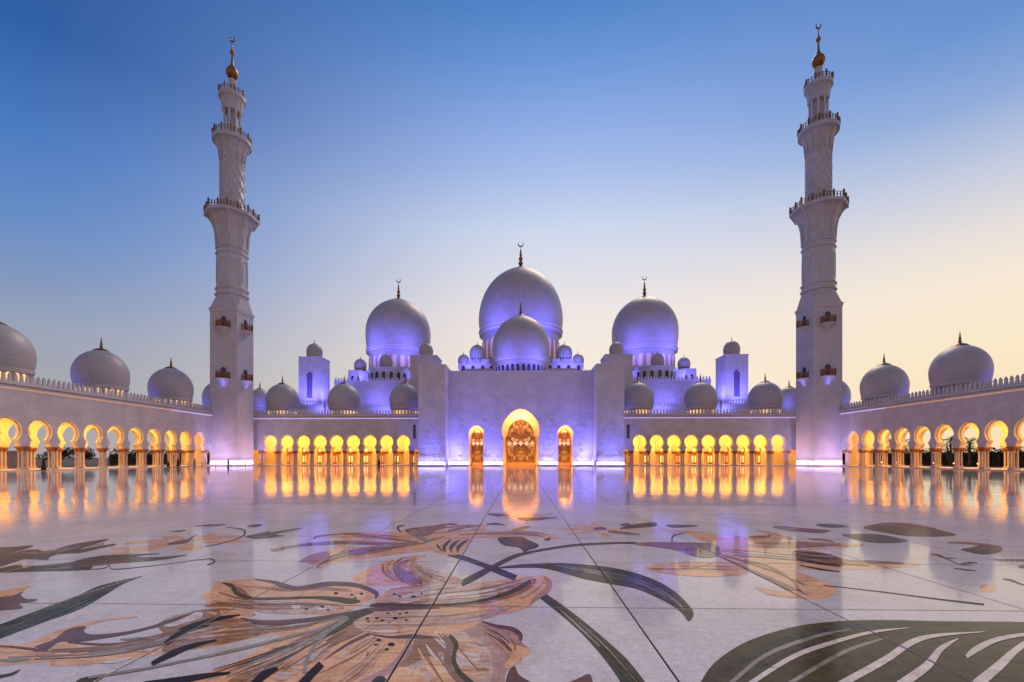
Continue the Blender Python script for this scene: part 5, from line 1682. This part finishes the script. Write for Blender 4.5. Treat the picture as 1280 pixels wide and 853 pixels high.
nm = MB().prism(arch_window(1.4, 2.0), 0, .06).mesh('niche', M['roof'])
for k in range(11):
    put('niche', nm, annex, (.07, -24 + k * 4, .9), radians(90))
ORD = ('first', 'second', 'third', 'fourth', 'fifth', 'sixth', 'seventh', 'eighth', 'ninth')
LANT = MB().lathe([(.16, 0), (.16, .6), (.2, .65)], 8).mesh('path_light', M['bronze'])
LENS = MB().lathe([(.22, .651), (.26, .85), (0, .95)], 8).mesh('lens', glow('path_lamp_lens', (1, .55, .12), 5.0))
for k in range(9):
    y = 84 + k * 7.5
    o = put('path_light', LANT, None, (104.5 + (k % 3) * 1.6, y, -.12))
    tag(o, 'low amber path lamp behind the right arcade, %s in the row from the far end' % ORD[8 - k], 'lamp', 'path lamps behind the right arcade')
    put('lens', LENS, o)


# ------------------------------------------------------------------ people by the left arcade
def person(label, x, y, z, rz, h=1.68, robe='dark', seated=False):
    t = thing('person', label, 'person', (x, y, z), rz, 'visitors by the left arcade')
    s = h / 1.7
    me = bpy.data.meshes.new('body')
    if seated:
        v = [(0, 0, .48), (0, .02, .75), (0, .02, .98), (0, 0, 1.08), (0, -.02, 1.22), (-.18, .02, .96), (-.24, -.08, .70), (-.10, -.28, .58), (.18, .02, .96), (.24, -.08, .70), (.10, -.28, .58),
             (-.10, -.05, .46), (-.12, -.42, .48), (-.12, -.46, .08), (-.12, -.60, .04), (.10, -.05, .46), (.12, -.42, .48), (.12, -.46, .08), (.12, -.60, .04)]
    else:
        v = [(0, 0, .92), (0, .01, 1.15), (0, .01, 1.38), (0, 0, 1.48), (0, -.02, 1.60), (-.19, .01, 1.38), (-.25, .02, 1.10), (-.22, -.10, .88), (.19, .01, 1.38), (.25, .02, 1.10), (.22, -.06, .86),
             (-.10, 0, .88), (-.11, -.02, .48), (-.11, .02, .07), (-.11, -.14, .03), (.10, 0, .88), (.11, .03, .48), (.12, .06, .07), (.12, -.10, .03)]
    e = [(0, 1), (1, 2), (2, 3), (3, 4), (2, 5), (5, 6), (6, 7), (2, 8), (8, 9), (9, 10), (0, 11), (11, 12), (12, 13), (13, 14), (0, 15), (15, 16), (16, 17), (17, 18)]
    rad = [.15, .14, .15, .06, .105, .07, .05, .035, .07, .05, .035, .09, .06, .045, .04, .09, .06, .045, .04]
    me.from_pydata([tuple(c * s for c in p) for p in v], e, [])
    o = bpy.data.objects.new('body', me); C.objects.link(o); o.parent = t
    o.modifiers.new('Skin', 'SKIN'); sk = me.skin_vertices[0].data
    for i, r in enumerate(rad):
        sk[i].radius = (r * s, r * s)
    sk[0].use_root = True
    o.modifiers.new('Sub', 'SUBSURF').levels = 1
    me.materials.append(M['skin'])
    if seated:
        pr = [(.34, .06), (.36, .3), (.30, .52), (.24, .72), (.23, .95), (.10, 1.06)]
    else:
        pr = [(.33, .05), (.30, .45), (.25, .85), (.22, 1.1), (.23, 1.36), (.10, 1.47)]
    MB().lathe([(r * s, z_ * s) for r, z_ in pr], 14, 0, (-.12 if seated else 0) * s, sy=(1.1 if seated else .8)).build('robe', M[robe], t, 60)
    zh = (1.22 if seated else 1.60) * s
    MB().lathe([(.15 * s, zh - .16 * s), (.135 * s, zh - .02 * s), (.125 * s, zh + .08 * s), (.06 * s, zh + .145 * s), (0, zh + .15 * s)], 12, 0, .015 * s).build('head_scarf', M[robe], t, 60)


person('person in a black robe and scarf standing at the second left column', -75.6, 70.3, 0, radians(60), 1.68)
person('person in black sitting on the step by the eighth left arch', -76.2, 96.5, .0, radians(80), 1.6, 'dark', True)
person('taller person in black standing beside the seated one at the eighth left arch', -75.9, 99.0, 0, radians(20), 1.75)
person('person in grey clothes standing near the left minaret posts', -74.8, 102.6, 0, radians(-40), 1.7, 'robe_grey')
person('person in black walking in the court by the foot of the left minaret', -69.5, 106.5, 0, radians(-80), 1.7)
person('small person in black in front of the arches right of the left minaret', -37.0, 118.0, 0, radians(10), 1.65)
POST = MB().lathe([(.22, 0), (.22, .04), (.05, .07), (.04, .95), (.07, .97), (.07, 1.03), (0, 1.06)], 10).mesh('post', M['bronze'], 40)
for k, (x, y) in enumerate(((-71.5, 92), (-71.0, 95.5), (-70.5, 99), (-69.5, 102), (-67.5, 104.5), (-65.0, 106))):
    o = put('barrier_post', POST, None, (x, y, 0))
    tag(o, 'slim bronze barrier post before the left arcade, %s from the left' % ORD[k], 'post', 'barrier posts by the left arcade')
